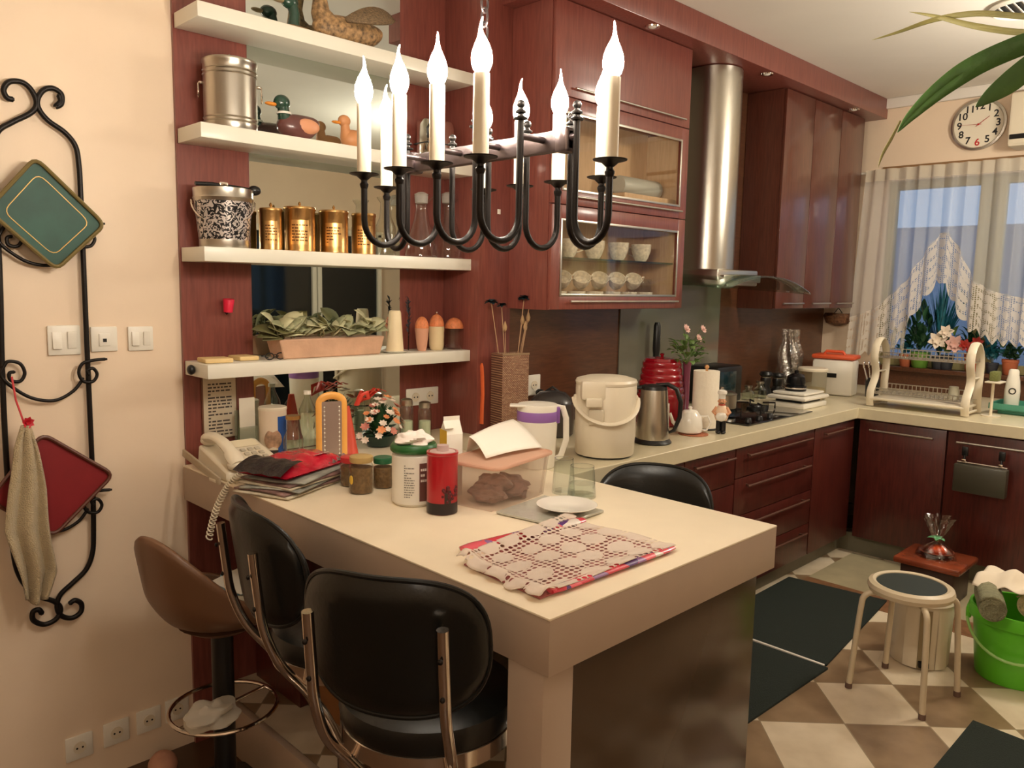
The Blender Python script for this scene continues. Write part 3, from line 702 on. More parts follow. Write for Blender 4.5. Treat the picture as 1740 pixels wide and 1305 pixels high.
def lacemat(name, col, scale, thr=.30, density=.96):
    m = bpy.data.materials.new(name); m.use_nodes = True; nt = m.node_tree; N = nt.nodes; L = nt.links; N.clear()
    o = N.new('ShaderNodeOutputMaterial'); tr = N.new('ShaderNodeBsdfTransparent'); d = N.new('ShaderNodeBsdfDiffuse'); d.inputs[0].default_value = col
    tl = N.new('ShaderNodeBsdfTranslucent'); tl.inputs[0].default_value = col; y = N.new('ShaderNodeMixShader'); y.inputs[0].default_value = .3; L.new(d.outputs[0], y.inputs[1]); L.new(tl.outputs[0], y.inputs[2])
    uv = N.new('ShaderNodeUVMap'); mp = N.new('ShaderNodeMapping'); mp.inputs['Scale'].default_value = (scale, scale, 1); L.new(uv.outputs[0], mp.inputs[0])
    v = N.new('ShaderNodeTexVoronoi'); v.inputs['Scale'].default_value = 1; v.inputs['Randomness'].default_value = .12; L.new(mp.outputs[0], v.inputs['Vector'])
    # patches of open work between closed motifs
    w_ = N.new('ShaderNodeTexVoronoi'); w_.inputs['Scale'].default_value = .20; w_.inputs['Randomness'].default_value = .25; L.new(mp.outputs[0], w_.inputs['Vector'])
    g = N.new('ShaderNodeMath'); g.operation = 'LESS_THAN'; g.inputs[1].default_value = thr; L.new(v.outputs['Distance'], g.inputs[0])
    g2 = N.new('ShaderNodeMath'); g2.operation = 'GREATER_THAN'; g2.inputs[1].default_value = .42; L.new(w_.outputs['Distance'], g2.inputs[0])
    mu = N.new('ShaderNodeMath'); mu.operation = 'MULTIPLY'; L.new(g.outputs[0], mu.inputs[0]); L.new(g2.outputs[0], mu.inputs[1])
    iv = N.new('ShaderNodeMath'); iv.operation = 'MULTIPLY_ADD'; iv.inputs[1].default_value = -density; iv.inputs[2].default_value = density; L.new(mu.outputs[0], iv.inputs[0])
    x = N.new('ShaderNodeMixShader'); L.new(iv.outputs[0], x.inputs[0]); L.new(tr.outputs[0], x.inputs[1]); L.new(y.outputs[0], x.inputs[2]); L.new(x.outputs[0], o.inputs[0]); return m
def uvgrid(name, fn, nu, nv, m_, parent=None, uvs=(1, 1), solid=None):
    me = bpy.data.meshes.new(name); V = [fn(i/nu, j/nv) for i in range(nu+1) for j in range(nv+1)]
    F = [(i*(nv+1)+j, (i+1)*(nv+1)+j, (i+1)*(nv+1)+j+1, i*(nv+1)+j+1) for i in range(nu) for j in range(nv)]
    me.from_pydata([tuple(v) for v in V], [], F); ul = me.uv_layers.new(name='UVMap')
    for p in me.polygons:
        p.use_smooth = True
        for li_, vi in zip(p.loop_indices, p.vertices): ul.data[li_].uv = (vi//(nv+1)/nu*uvs[0], vi % (nv+1)/nv*uvs[1])
    me.materials.append(m_); o = bpy.data.objects.new(name, me); COL.objects.link(o)
    if parent is not None: o.parent = parent
    if solid: sm = o.modifiers.new('solid', 'SOLIDIFY'); sm.thickness = solid; sm.offset = 0
    return o
a, b, c, d = [at_z(*p, TZ) for p in ((775, 962), (965, 884), (1148, 936), (914, 1026))]
cen = (a+b+c+d)/4; cen.z = TZ
t = thing('place_mat', 'rolled clear placemat with pink and purple flower print', 'placemat', cen)
def roll(p0, p1, w_, hh):
    mb = MB(); n = 14; pts = [p0.lerp(p1, i/n)-cen+Vector((0, 0, hh)) for i in range(n+1)]
    return mb.tube(pts, [w_*(.7 if i in (0, n) else 1) for i in range(n+1)], 12, flat=(.45, 1))
off = (b-a).cross(Vector((0, 0, 1))).normalized()
obj('rolled_edge', roll(at_z(785, 941, TZ), at_z(990, 890, TZ), .021, .012), fm, t)
obj('rolled_edge', roll(at_z(935, 1012, TZ), at_z(1142, 936, TZ), .016, .010), fm, t)
obj('mat_sheet', MB().prism([((v-cen)*.93).to_2d()[:] for v in (a, b, c, d)], .001, .004), mat('pinkish_sheet', rgb(176, 100, 100), .35, var=.3, vscale=14), t)
lace = lacemat('white_lace', rgb(244, 230, 216), 66, .40)
def lacef(u, v):
    p = (a.lerp(b, u)).lerp(d.lerp(c, u), v)-cen
    e = min(u, 1-u, v, 1-v)
    z = .012 + .004*sin(9*u+2)*sin(7*v) + .014*math.exp(-((v-.02)/.10)**2) + .007*math.exp(-((v-.98)/.06)**2) + (.008*sin(u*3+v*2))**2*4
    if u < .12: z += .006*sin(v*17)*(.12-u)/.12 + .012*(1-abs(u-.06)/.06 if u < .12 else 0)
    sc = .006*sin(26*v)*(1 if u < .02 else 0) + .0
    return (p.x+sc, p.y, max(.005, z))
lo_ = uvgrid('lace_cloth', lacef, 60, 60, lace, None, (.40, .34), .0015); lo_.location = cen
tag(lo_, 'white crocheted lace cloth folded on the flowery placemat', 'cloth')

# ---- telephone on its clear tray
pt = at_z(372, 800, TZ)
t = thing('telephone', 'cream desk telephone with handset and coiled cord by the wall', 'telephone', (1.282, -.25, TZ), rad(0)); t.scale = (1.15, 1.15, 1.1)
bd = MB(); V = [(-.10, -.10, 0), (.10, -.10, 0), (.10, .11, 0), (-.10, .11, 0), (-.095, -.095, .03), (.095, -.095, .03), (.095, .105, .085), (-.095, .105, .085)]
vv = [bd._v(p) for p in V]
for f in ((3, 2, 1, 0), (4, 5, 6, 7), (0, 1, 5, 4), (1, 2, 6, 5), (2, 3, 7, 6), (3, 0, 4, 7)): bd.bm.faces.new([vv[i] for i in f])
obj('base', bd, M['beigep'], t, bevel=.008)
hs = MB(); pts = []
for k in range(13):
    u = k/12; pts.append((-.065, -.105+.21*u, .052+.052*u+.028*sin(PI*u)))
hs.tube(pts, [.020 if k in (0, 12) else .024 if k in (1, 2, 10, 11) else .018 for k in range(13)], 12, flat=(.8, 1.1))
hs.sphere((-.065, -.09, .048), (.027, .027, .018)); hs.sphere((-.065, .09, .098), (.027, .027, .018))
obj('handset', hs, M['beigep'], t)
kp = MB()
sl = math.atan2(.055, .2)
for i in range(3):
    for j in range(4):
        y = -.06+.028*j; kp.box((.012+.024*i, y, .03+(y+.095)*.275+.003), (.016, .016, .006), .002, Matrix.Rotation(sl, 3, 'X'))
obj('keypad', kp, mat('grey_keys', rgb(190, 180, 160), .5), t)
obj('card', MB().box((.035, .072, .078), (.09, .05, .001), 0, Matrix.Rotation(sl, 3, 'X')), mat('paper_card', rgb(236, 222, 190), .7), t)
cord = MB(); pts = []
P0 = Vector((-.07, -.13, .03)); P1 = Vector((-.125, -.09, -.02)); P2 = Vector((-.165, -.115, -.16)); 
for k in range(241):
    u = k/240; p = P0*(1-u)**2+P1*2*u*(1-u)+P2*u*u; a_ = u*2*PI*24; pts.append((p.x+.0085*cos(a_), p.y+.0085*sin(a_), p.z+.004*sin(a_)))
cord.tube(pts, .0022, 6); obj('cord', cord, M['beigep'], t)
# slanted clear stand under it
t = thing('phone_tray', 'slanted translucent plastic tray holding the telephone over the table edge', 'tray', (1.162, -.22, TZ))
obj('tray_board', MB().box((-.02, .0, .034), (.010, .30, .028), .004, Matrix.Rotation(rad(10), 3, 'X')), hazy('tray_plastic', rgb(214, 200, 176), .7), t)
obj('foot', MB().box((-.02, -.10, .005), (.012, .05, .012), .002), M['beigep'], t)

# newspapers and red packet bag
t = thing('newspaper_stack', 'loose stack of folded newspapers and flyers under the red bag', 'newspapers', (1.325, -.54, TZ), rad(35))
papm = [mat('newsprint', rgb(196, 184, 160), .8, var=.2, vscale=30), mat('flyer_print', rgb(120, 90, 84), .5, var=.6, vscale=24), mat('magazine_cover', rgb(150, 150, 140), .35, var=.4, vscale=16)]
rr = random.Random(4)
for k in range(6):
    R_ = Matrix.Rotation(rad(rr.uniform(-22, 18)), 3, 'Z'); dz = .006+.0075*k
    sm = MB()
    def shf(u, v, k=k, R_=R_, dz=dz):
        x, y = (u-.5)*.31, (v-.5)*.22; p = R_ @ Vector((x+.01*k-.02, y, 0)); return (p.x, p.y, dz+.004*sin(5*u+k)*sin(4*v)+.0)
    sm.grid(shf, 12, 8); obj('newspaper', sm, papm[k % 3], t, solid=.005)
bagm = mat('red_foil_packet', rgb(188, 26, 48), .22, coat=.6, bump=.9, bscale=22, var=.35, vscale=9)
t = thing('snack_bag', 'crumpled red and black plastic bag lying on the newspapers', 'bag', (1.35, -.50, TZ+.055), rad(20))
def bagf(u, v):
    x, y = (u-.5)*.34, (v-.5)*.21; e = (1-(2*u-1)**4)*(1-(2*v-1)**4)
    return (x, y, .002+.040*e+.005*sin(11*u+5*v)*e+.004*sin(17*v-9*u)*e+.002*sin(37*u+11*v)*e)
bm2 = MB().grid(bagf, 34, 22); bm2.grid(lambda u, v: (bagf(u, v)[0], bagf(u, v)[1], .0-.001), 4, 4)
obj('bag_body', bm2, bagm, t, angle=25)
obj('dark_panel', MB().grid(lambda u, v: ((-.19+.11*u), (v-.5)*.20, .006+.036*math.sin(PI*min(1, u*.5+.05))+.002*sin(20*v)), 10, 16), mat('black_foil', rgb(30, 22, 24), .25, bump=.8, bscale=30), t, angle=25)
obj('white_seal', MB().lathe([(0, .002), (.034, .001), (.034, 0)], 24, (.055, -.055, .035), Matrix.Rotation(-.35, 3, 'X')), mat('pale_seal', rgb(226, 200, 190), .3), t)
obj('lace_edge', MB().grid(lambda u, v: (.05+.12*u, -.075-.03*v+.006*sin(20*u), .022-.012*v+.003*sin(30*u)), 12, 3), mat('checked_print', rgb(120, 96, 92), .4, var=.9, vscale=70), t)

# ---- behind, by the mirror
def plain_on(px, w_, tpy, y, z=.9):
    p = at_y(px, tpy, y); d = (p-CAM).dot(_f); return Vector((p.x, y, z+.0005)), w_/2*d/FPX, p.z-z
c, r, h = plain_on(463, 46, 692, -.13)
t = thing('milk_powder_tin', 'blue and white milk tin with printed photo and cream lid', 'tin', c, face_cam(c))
obj('body', canister_body(MB(), r, h-.004, .003), mat('cream_tin', rgb(226, 208, 184), .35), t)
wrap('blue_panel', t, r, .004, h-.03, -PI/2+.35, -PI/2+1.25, mat('blue_print', rgb(36, 82, 158), .35))
crv = MB(); crv.sphere((0, -r*.93, h*.42), (r*.62, r*.10, h*.20), 16, 10); obj('photo_print', crv, mat('photo_print', rgb(178, 140, 112), .5, var=.7, vscale=30), t)
wrap('dark_foot', t, r, .004, h*.22, -PI/2-1.0, -PI/2+.45, mat('dark_foot_print', rgb(56, 48, 44), .4))
obj('lid', MB().lathe([(r*1.03, h-.008), (r*1.03, h), (r*.98, h+.003), (0, h+.003)], 32), M['beigep'], t)
def bottle(px, w_, tp, y, label, cap, neck, tintm, name='glass_bottle', shoulder=.68):
    c, r, h = plain_on(px, w_, tp, y); t = thing(name, label, 'bottle', c, group='glass bottles by the mirror')
    obj('bottle_glass', MB().lathe([(0, 0), (r*.9, 0), (r, .006), (r, h*shoulder*.85), (r*.93, h*shoulder), (r*neck, h*(shoulder+.17)), (r*neck, h-.008), (r*neck*1.15, h-.006)], 28), tintm, t)
    obj('cap', MB().lathe([(r*neck*1.2, h-.014), (r*neck*1.2, h), (0, h)], 20), cap, t)
btint = glassmat('bottle_glass', (.88, .93, .86, 1), 1.8, .06, base=.07)
bottle(498, 34, 706, -.235, 'short clear milk bottle with gold cap beside the blue tin', M['brass'], .62, btint, shoulder=.55)
bottle(522, 30, 664, -.16, 'tall clear glass bottle with narrow neck and white stopper', M['white'], .36, btint, shoulder=.72)
# box grater
c, r, h = plain_on(563, 44, 672, -.30)
t = thing('food_grater', 'large perforated grater with rounded orange plastic frame', 'grater', c, face_cam(c, 12))
om = mat('orange_plastic', rgb(238, 172, 84), .35)
fp = MB(); w2 = r*.92
path = [(-w2, 0, .002), (-w2, 0, h*.5), (-w2, 0, h-.03)] + [(-w2+.03*0+ (w2)*(1-cos(PI*k/12)), 0, h-.03+.03*sin(PI*k/12)) for k in range(1, 12)] + [(w2, 0, h-.03), (w2, 0, h*.5), (w2, 0, .002)]
fp.tube(path, .0085, 10, flat=(1.7, .8)); obj('frame', fp, om, t)
obj('blade', MB().box((0, -.004, h*.46), (2*w2-.008, .003, h*.90)), mat('grater_steel', rgb(170, 150, 140), .35, metal=.6), t)
for x in (-w2*.62, w2*.62):
    hl = MB()
    for j in range(13): hl.sphere((x, -.0065, .012+j*h*.065), (.003, .0025, .003), 8, 6)
    hl.tube([(x, -.005, .012), (x, -.005, .012+h*.78)], .0008, 6)
    obj('grating_row', hl, M['white'], t)
c, r, h = plain_on(589, 40, 690, -.235)
tag(obj('plastic_cone', MB().lathe([(r, 0), (r*.96, .004), (r*.25, h), (0, h)], 28), mat('orange_red_cone', rgb(208, 76, 52), .4)), 'orange red plastic cone behind the grater', 'cone').location = c
# flower arrangement
def petals(mb, c, r, n, lean, up=Vector((0, 0, 1)), w_=.55, seed=0):
    c = Vector(c); up = up.normalized(); s_ = up.orthogonal().normalized(); q_ = up.cross(s_)
    for k in range(n):
        a = 2*PI*k/n+seed; d = s_*cos(a)+q_*sin(a); mb.leaf(c, c+d*r*cos(lean)+up*r*sin(lean), r*w_, .0, up, 3, .1)
    return mb
def lightcol(name, c): return mat(name, c, .7)
c, r, h = plain_on(640, 96, 668, -.16)
t = thing('flower_arrangement', 'bowl arrangement of white, peach and pink flowers with red ribbon', 'flowers', c+Vector((.0, -.02, 0)), 0); t.scale = (1.28, 1.28, 1.08)
obj('bowl', MB().lathe([(.02, 0), (.04, .004), (.055, .045), (.052, .048), (.035, .01), (0, .01)], 28), mat('dark_green_bowl', rgb(20, 48, 38), .3), t)
fo = MB(); rr = random.Random(12)
for k in range(170):
    a, e = rr.uniform(0, 2*PI), rr.uniform(-.1, 1.2); R_ = rr.uniform(.5, 1); d = Vector((cos(a)*cos(e)*.082, sin(a)*cos(e)*.05, .045+sin(e)*(h-.075)))*1.0
    b0 = Vector((d.x*.35, d.y*.35, .04+(d.z-.04)*.4)); fo.leaf(b0, Vector((d.x*R_, d.y*R_, .045+(d.z-.045)*R_)), .017, .003)
obj('foliage', fo, mat('dark_foliage', rgb(44, 84, 46), .5, var=.5, vscale=20), t)
cols = [('white', rgb(238, 222, 204)), ('peach', rgb(232, 150, 96)), ('pink', rgb(206, 130, 112))]
for nm, cc in cols:
    fl = MB()
    for k in range(20 if nm == 'white' else 10):
        a, e = rr.uniform(PI, 2*PI), rr.uniform(-.1, 1.2); p = Vector((cos(a)*cos(e)*.085, sin(a)*cos(e)*.052, .05+sin(e)*(h-.07)))
        petals(fl, p, rr.uniform(.012, .019), 7, .35, Vector((p.x, p.y-.03, p.z-.03)), .6, k)
    lab(obj('blossom', fl, mat(nm+'_petals', cc, .6), t), nm+' blossoms')
rb = MB()
for k in range(5):
    a = k*1.3; rb.tube([(-.085+.01*k, 0, h-.03), (-.07+.02*k, -.02*sin(a), h+.002+.006*sin(3*k)), (-.055+.022*k, .01, h-.012)], .0045, 6, flat=(.3, 1.6))
rb.tube([(-.095, -.01, h-.05), (-.085, -.02, h-.012), (-.062, -.02, h-.004), (-.05, -.01, h-.03), (-.07, -.01, h-.03)], .009, 8, closed=True, flat=(.35, 1))
obj('ribbon', rb, mat('red_ribbon', rgb(214, 66, 50), .35), t)
# glass shakers
for px, tp, l in ((691, 677, 'left clear glass shaker with steel cap, below the double socket'), (722, 682, 'right clear glass shaker with steel cap, below the double socket')):
    c, r, h = plain_on(px, 23, tp, -.20); t = thing('glass_shaker', l, 'shaker', c, group='glass shakers under the socket')
    obj('shaker_glass', MB().lathe([(0, 0), (r, .001), (r, h*.76), (r*.8, h*.84)], 20, caps=False), btint, t)
    obj('salt', MB().lathe([(0, .003), (r*.85, .003), (r*.85, h*.5), (0, h*.5)], 16), mat('salt_%d' % px, rgb(214, 214, 190), .8), t)
    obj('cap', MB().lathe([(r*.86, h*.84), (r*.92, h*.86), (r*.86, h*.97), (r*.5, h), (0, h)], 20), M['steel'], t)
# clear organiser with papers
c, r, h = plain_on(417, 30, 676, -.085)
t = thing('letter_holder', 'clear plastic letter holder with papers behind the telephone', 'holder', c)
obj('holder', MB().b2((-.035, -.02, 0), (.035, .02, .003)).b2((-.035, -.02, .003), (.035, -.018, h*.55)).b2((-.035, .018, .003), (.035, .02, h*.8)), hazy('holder_plastic', rgb(160, 166, 140), .35), t)
lab(obj('paper', MB().b2((-.028, -.006, .004), (.034, -.004, h)), mat('white_paper', rgb(222, 214, 196), .8), t), 'white sheet')
lab(obj('paper', MB().box((.0, .006, h*.42), (.06, .002, h*.8), 0, Matrix.Rotation(.1, 3, 'Y')), mat('green_paper', rgb(120, 128, 92), .8), t), 'green card')
# ================================================================ SHELVES
# -- top shelf ducks
def duck_body(mb, L, W, H, c=(0, 0, 0), tail=.35):
    """long axis x, head towards -x"""
    def f(u, v):
        a = 2*PI*v; x = -1+2*u; k = max(0, 1-abs(x)**2.3)**.55; up = (.42*max(0, x)**2.2)*tail
        return (c[0]+x*L/2, c[1]+cos(a)*W/2*k, c[2]+H/2+sin(a)*H/2*k+up*H*1.6+ (0 if sin(a) > 0 else .0))
    mb.grid(lambda u, v: f(u, v), 26, 20); bmesh.ops.remove_doubles(mb.bm, verts=mb.bm.verts, dist=1e-5); return mb
mott = mat('mottled_carved_wood', rgb(150, 118, 80), .5, var=.75, vscale=60, bump=.5, bscale=80)
gre = mat('mallard_green', rgb(30, 66, 52), .25, coat=.6); bill = mat('orange_bill', rgb(226, 140, 44), .4)
def tapered(mb, pts, rs, **k): return mb.tube(pts, rs, 16, **k)
p = at_y(592, 68, -.11)
t = thing('duck_carving', 'mottled brown wooden duck with raised tail on the top shelf', 'duck figure', (p.x, -.11, ZS[0]+.001), 0)
obj('body', duck_body(MB(), .32, .12, .115), mott, t)
nk = MB(); tapered(nk, [(-.10, 0, .07), (-.125, 0, .11), (-.125, 0, .16), (-.115, 0, .21), (-.12, 0, .235), (-.135, 0, .25)], [.05, .036, .026, .025, .03, .012]); nk.sphere((-.128, 0, .24), (.036, .027, .028)); obj('neck', nk, mott, t)
wg = MB(); wg.leaf((-.05, -.058, .085), (.19, -.045, .135), .07, .03, Vector((0, -1, .3)), 10); obj('wing', wg, mat('wing_feathers', rgb(120, 98, 70), .5, var=.7, vscale=80, bump=.6, bscale=50, stretch=(1, 5, 5)), t, solid=.01)
obj('bill', MB().sphere((-.172, 0, .236), (.026, .013, .008)), bill, t)
p = at_y(497, 40, -.11)
t = thing('duck_carving', 'drake with slim dark green neck, left end of the top shelf', 'duck figure', (p.x+.015, -.10, ZS[0]+.001), 0)
obj('body', duck_body(MB(), .13, .085, .035), mott, t)
hz_ = at_y(480, 2, -.10).z-ZS[0]
nk = MB(); tapered(nk, [(.0, 0, .02), (-.005, 0, hz_*.35), (-.0, 0, hz_*.7), (-.012, 0, hz_*1.0), (-.03, 0, hz_*1.05)], [.030, .022, .019, .022, .012]); nk.sphere((-.02, 0, hz_*1.03), (.034, .024, .025)); obj('neck', nk, gre, t)
obj('bill', MB().sphere((-.062, 0, hz_), (.03, .014, .008)), mat('grey_bill', rgb(150, 130, 96), .4), t)

# -- shelf 2
c, r, h = on_shelf(390, 90, 107, 1)
t = thing('ice_bucket', 'polished steel lidded ice bucket with ring handles', 'bucket', c, face_cam(c))
obj('body', MB().lathe([(r*.95, .0005), (r*.97, .004), (r*.97, h*.10), (r*1.0, h*.115), (r*.97, h*.13), (r*.97, h*.155), (r*1.0, h*.17), (r*.97, h*.185), (r*.97, h*.78), (r*1.0, h*.795), (r*.97, h*.81), (r*.97, h*.84), (r*1.0, h*.855), (r*.97, h*.87), (r*.97, h-.012), (r, h-.008), (r, h)], 48, caps=False), M['steel'], t)
obj('lid', MB().lathe([(r, h), (r*.98, h+.004), (r*.3, h+.008), (.006, h+.010), (.0035, h+.02), (.006, h+.026), (0, h+.03)], 48), M['steel'], t)
for s_ in (-1, 1):
    hd = MB(); ring = [(s_*(r+.012), .016*cos(a)*1, h*.62+.026*sin(a)-.012) for a in [2*PI*k/20 for k in range(20)]]
    hd.tube(ring, .0028, 8, closed=True); hd.sphere((s_*(r+.004), 0, h*.62+.014), (.010, .006, .006)); obj('handle', hd, M['chrome'], t)
def duck(px, tpy, L, label, mats, i=1, y=-.12, headm=None, hgt=None, rz=0):
    p = at_y(px, tpy, y); H = p.z-ZS[i]
    t = thing('duck_figurine', label, 'duck figure', (p.x, y, ZS[i]+.001), rz, group='small ducks on the second shelf'); k = H/.17
    obj('body', duck_body(MB(), L, .10*k, .102*k), mats[0], t)
    nk = MB(); tapered(nk, [(-L*.28, 0, .06*k), (-L*.33, 0, .09*k), (-L*.35, 0, .12*k), (-L*.36, 0, .135*k)], [.034*k, .025*k, .022*k, .024*k]); nk.sphere((-L*.38, 0, .138*k), (.034*k, .027*k, .03*k))
    obj('head', nk, mats[1], t)
    obj('bill', MB().sphere((-L*.38-.045*k, 0, .126*k), (.028*k, .013*k, .0075*k)), bill, t)
    return t, k
mb_ = mat('maroon_breast', rgb(104, 60, 56), .35, coat=.4, var=.25, vscale=14)
t, k = duck(506, 166, .175, 'painted mallard duck with green head and orange bill', (mb_, gre), y=-.13)
obj('collar', MB().lathe([(.0285*k, 0), (.030*k, .004), (.0285*k, .008)], 20, (-.175*.33, 0, .094*k), caps=False), M['porc'], t)
obj('wing', MB().sphere((.02, -.035, .055*k), (.05, .016, .028)), mat('pink_wing', rgb(214, 150, 112), .4), t)
tanw = mat('plain_wood_duck', rgb(206, 142, 92), .5, var=.1, vscale=12)
duck(600, 198, .11, 'plain pale wooden duck beside the mallard', (tanw, tanw), y=-.11)
c, r, h = on_shelf(740, 62, 203, 1)
t = thing('chrome_toaster', 'rounded chrome container at the right end of the second shelf', 'container', c, 0)
obj('body', MB().b2((-r, -.05, .001), (r, .05, h), .03), M['chrome'], t)
obj('band', MB().b2((-r-.001, -.051, h*.40), (r+.001, .051, h*.43)), M['black'], t)
obj('grip', MB().tube([(-r*1.02, -.05, h*.5), (-r*1.15, -.06, h*.7), (-r*.8, -.062, h*.95)], .005), M['black'], t)

# -- shelf 3
c, r, h = on_shelf(379, 100, 322, 2)
t = thing('damask_bucket', 'silver ice bucket with black damask pattern and hanging handle', 'bucket', c, face_cam(c))
def damask():
    m = mat('damask_print', rgb(40, 36, 36), .3, metal=.4); nt = m.node_tree; N = nt.nodes; L = nt.links; b = N['Principled BSDF']
    tc = N.new('ShaderNodeTexCoord'); n = N.new('ShaderNodeTexNoise'); n.inputs['Scale'].default_value = 47; n.inputs['Distortion'].default_value = 2.6; n.inputs['Detail'].default_value = 1
    L.new(tc.outputs['Object'], n.inputs['Vector']); cr = N.new('ShaderNodeValToRGB'); cr.color_ramp.interpolation = 'CONSTANT'
    cr.color_ramp.elements[0].color = rgb(30, 28, 30); cr.color_ramp.elements[1].position = .50; cr.color_ramp.elements[1].color = rgb(206, 196, 190)
    L.new(n.outputs['Fac'], cr.inputs[0]); L.new(cr.outputs[0], b.inputs['Base Color']); return m
r0 = r*.80
obj('body', MB().lathe([(r0, .0005), (r0*1.02, .006), (r0*1.02, h*.14)], 40, caps=False), M['steel'], t)
obj('patterned_wall', MB().lathe([(r0*1.02, h*.14), (r*.95, h*.78)], 48, caps=False), damask(), t)
obj('rim', MB().lathe([(r*.95, h*.78), (r*.99, h*.84), (r*.97, h*.86), (r*.98, h), (r*.94, h), (r*.93, h*.9), (0, h*.9)], 40, caps=False), M['steel'], t)
hp = [(r*1.02*cos(PI*k/20-0), -r*.75*sin(PI*k/20)-.01*0, h*.80-h*.42*sin(PI*k/20)) for k in range(21)]
obj('handle', MB().tube(hp, .0035, 8), M['chrome'], t)
tg = thing('ladle', 'black handled serving ladle lying across the damask bucket', 'ladle', (c.x, c.y, ZS[2]+h+.006))
obj('handle', MB().tube([(-.10, .0, .006), (-.04, .0, .008), (.04, -.0, .006), (.10, -.005, .003)], [.007, .008, .007, .005], 10), M['black'], tg)
obj('bowl', MB().sphere((.115, -.008, .0), (.024, .022, .018)), M['black'], tg)
obj('clamp', MB().box((.0, .0, .012), (.032, .02, .016), .004), M['chrome'], tg)
def bcan(px, w_, tpy, label, y=-.12, grp=True):
    c, r, h = on_shelf(px, w_, tpy, 2, y)
    t = thing('brass_canister', label, 'canister', c, face_cam(c), group='brass storage canisters on the third shelf')
    obj('body', MB().lathe([(r*.95, .0005), (r*.97, .005), (r*.95, .008), (r*.95, h-.008), (r, h-.004), (r, h)], 36, caps=False), M['brass'], t)
    label_lines('engraving', t, r*1.0, h*.42, 6, mat('engraving', rgb(110, 70, 36), .4, metal=.6), r*.95, z0=h*.22, seed=int(px))
    wrap('label_plate', t, r*.95, h*.16, h*.72, -PI/2-.6, -PI/2+.6, mat('brass_plate', rgb(226, 180, 116), .35, metal=1), e=.0002)
    obj('lid', MB().lathe([(r*1.0, h), (r*.97, h+.006), (r*.2, h+.010), (.003, h+.012), (.006, h+.018), (.003, h+.026), (0, h+.028)], 36), M['brass'], t)
for px, w_, tp, l in ((460, 38, 357, 'brass storage canister touching the damask bucket, partly hidden'), (509, 54, 355, 'widest brass storage canister with engraved plate, second from the damask bucket'),
                      (567, 50, 361, 'brass storage canister with engraved plate, in the middle of the row'), (618, 42, 366, 'brass storage canister with engraved plate, nearest the glass carafes')):
    bcan(px, w_, tp, l)
gl = glassmat('carafe_glass', (.93, .95, .93, 1), 1.8, base=.03)
def carafe(px, w_, tpy, label, prof, handle, y=-.11):
    c, r, h = on_shelf(px, w_, tpy, 2, y); t = thing('glass_carafe', label, 'carafe', c, group='glass carafes on the third shelf')
    obj('carafe_glass', MB().lathe([(r*a, h*b) for a, b in prof], 28, caps=False), gl, t)
    if handle:
        obj('handle', MB().tube([(r*.45, 0, h*.88), (r*.9, 0, h*.97), (r*1.35, 0, h*.85), (r*1.25, 0, h*.6), (r*.8, 0, h*.35), (r*1.0, 0, h*.22)], .0055, 8), gl, t)
        obj('stopper', MB().lathe([(r*.38, h*.86), (r*.42, h), (r*.2, h+.008), (0, h+.01)], 20), hazy('stopper_glass', rgb(225, 222, 214), .5), t)
    return t
carafe(655, 34, 335, 'narrow glass decanter beside the brass canisters', [(0, .004), (.95, .004), (1, .05), (1, .5), (.6, .66), (.5, .9), (.85, .98), (.85, 1)], False)
carafe(716, 56, 330, 'left conical glass carafe with glass handle', [(0, .004), (.95, .004), (1, .04), (.8, .3), (.45, .62), (.36, .75), (.36, .95), (.5, 1)], True)
carafe(762, 56, 330, 'right conical glass carafe with glass handle, near the shelf end', [(0, .004), (.95, .004), (1, .04), (.8, .3), (.45, .62), (.36, .75), (.36, .95), (.5, 1)], True)

# -- shelf 4 (planter and small things)
Z4 = ZS[3]+.0006
p = at_y(540, 603, -.12); x0, x1 = at_y(470, 600, -.15).x, at_y(648, 600, -.15).x
xm = (x0+x1)/2
t = thing('leafy_planter', 'long terracotta pink planter overflowing with pale grey-green leaves', 'planter', (xm, -.12, Z4))
tw = (x1-x0)/2
pl = MB(); V = []
for z, s_ in ((0, .92), (.075, 1.0)):
    V += [pl._v((sx*tw*s_, sy*.055*s_, z)) for sx, sy in ((-1, -1), (1, -1), (1, 1), (-1, 1))]
for f in ((3, 2, 1, 0), (4, 5, 6, 7), (0, 1, 5, 4), (1, 2, 6, 5), (2, 3, 7, 6), (3, 0, 4, 7)): pl.bm.faces.new([V[i] for i in f])
obj('trough', pl, mat('pinkish_clay', rgb(206, 164, 134), .6, var=.12, vscale=12, bump=.2), t, bevel=.005)
rr = random.Random(9)
lm = [mat('sage_leaf', rgb(158, 160, 122), .6, var=.2, vscale=16), mat('pale_leaf', rgb(196, 192, 152), .6, var=.15, vscale=12), mat('olive_leaf', rgb(104, 100, 58), .6, var=.3, vscale=12)]
for mi_, n_ in ((0, 22), (1, 22), (2, 9)):
    lf = MB()
    for k in range(n_):
        bx_ = rr.uniform(-tw*.9, tw*.95); a = rr.uniform(-.6, PI+.6)*1.0; L = rr.uniform(.07, .125); e = rr.uniform(-.1, .9)
        d = Vector((cos(a)*cos(e), -abs(sin(a))*cos(e)*.75, sin(e)))
        b0 = Vector((bx_-.03*(bx_ < 0), -.01, .078+rr.uniform(0, .02))); lf.leaf(b0, b0+d*L, L*rr.uniform(.5, .68), .016, Vector((0, -.5, .9)), 6, .12)
    obj('leaves', lf, lm[mi_], t, solid=.0012)
lf = MB()
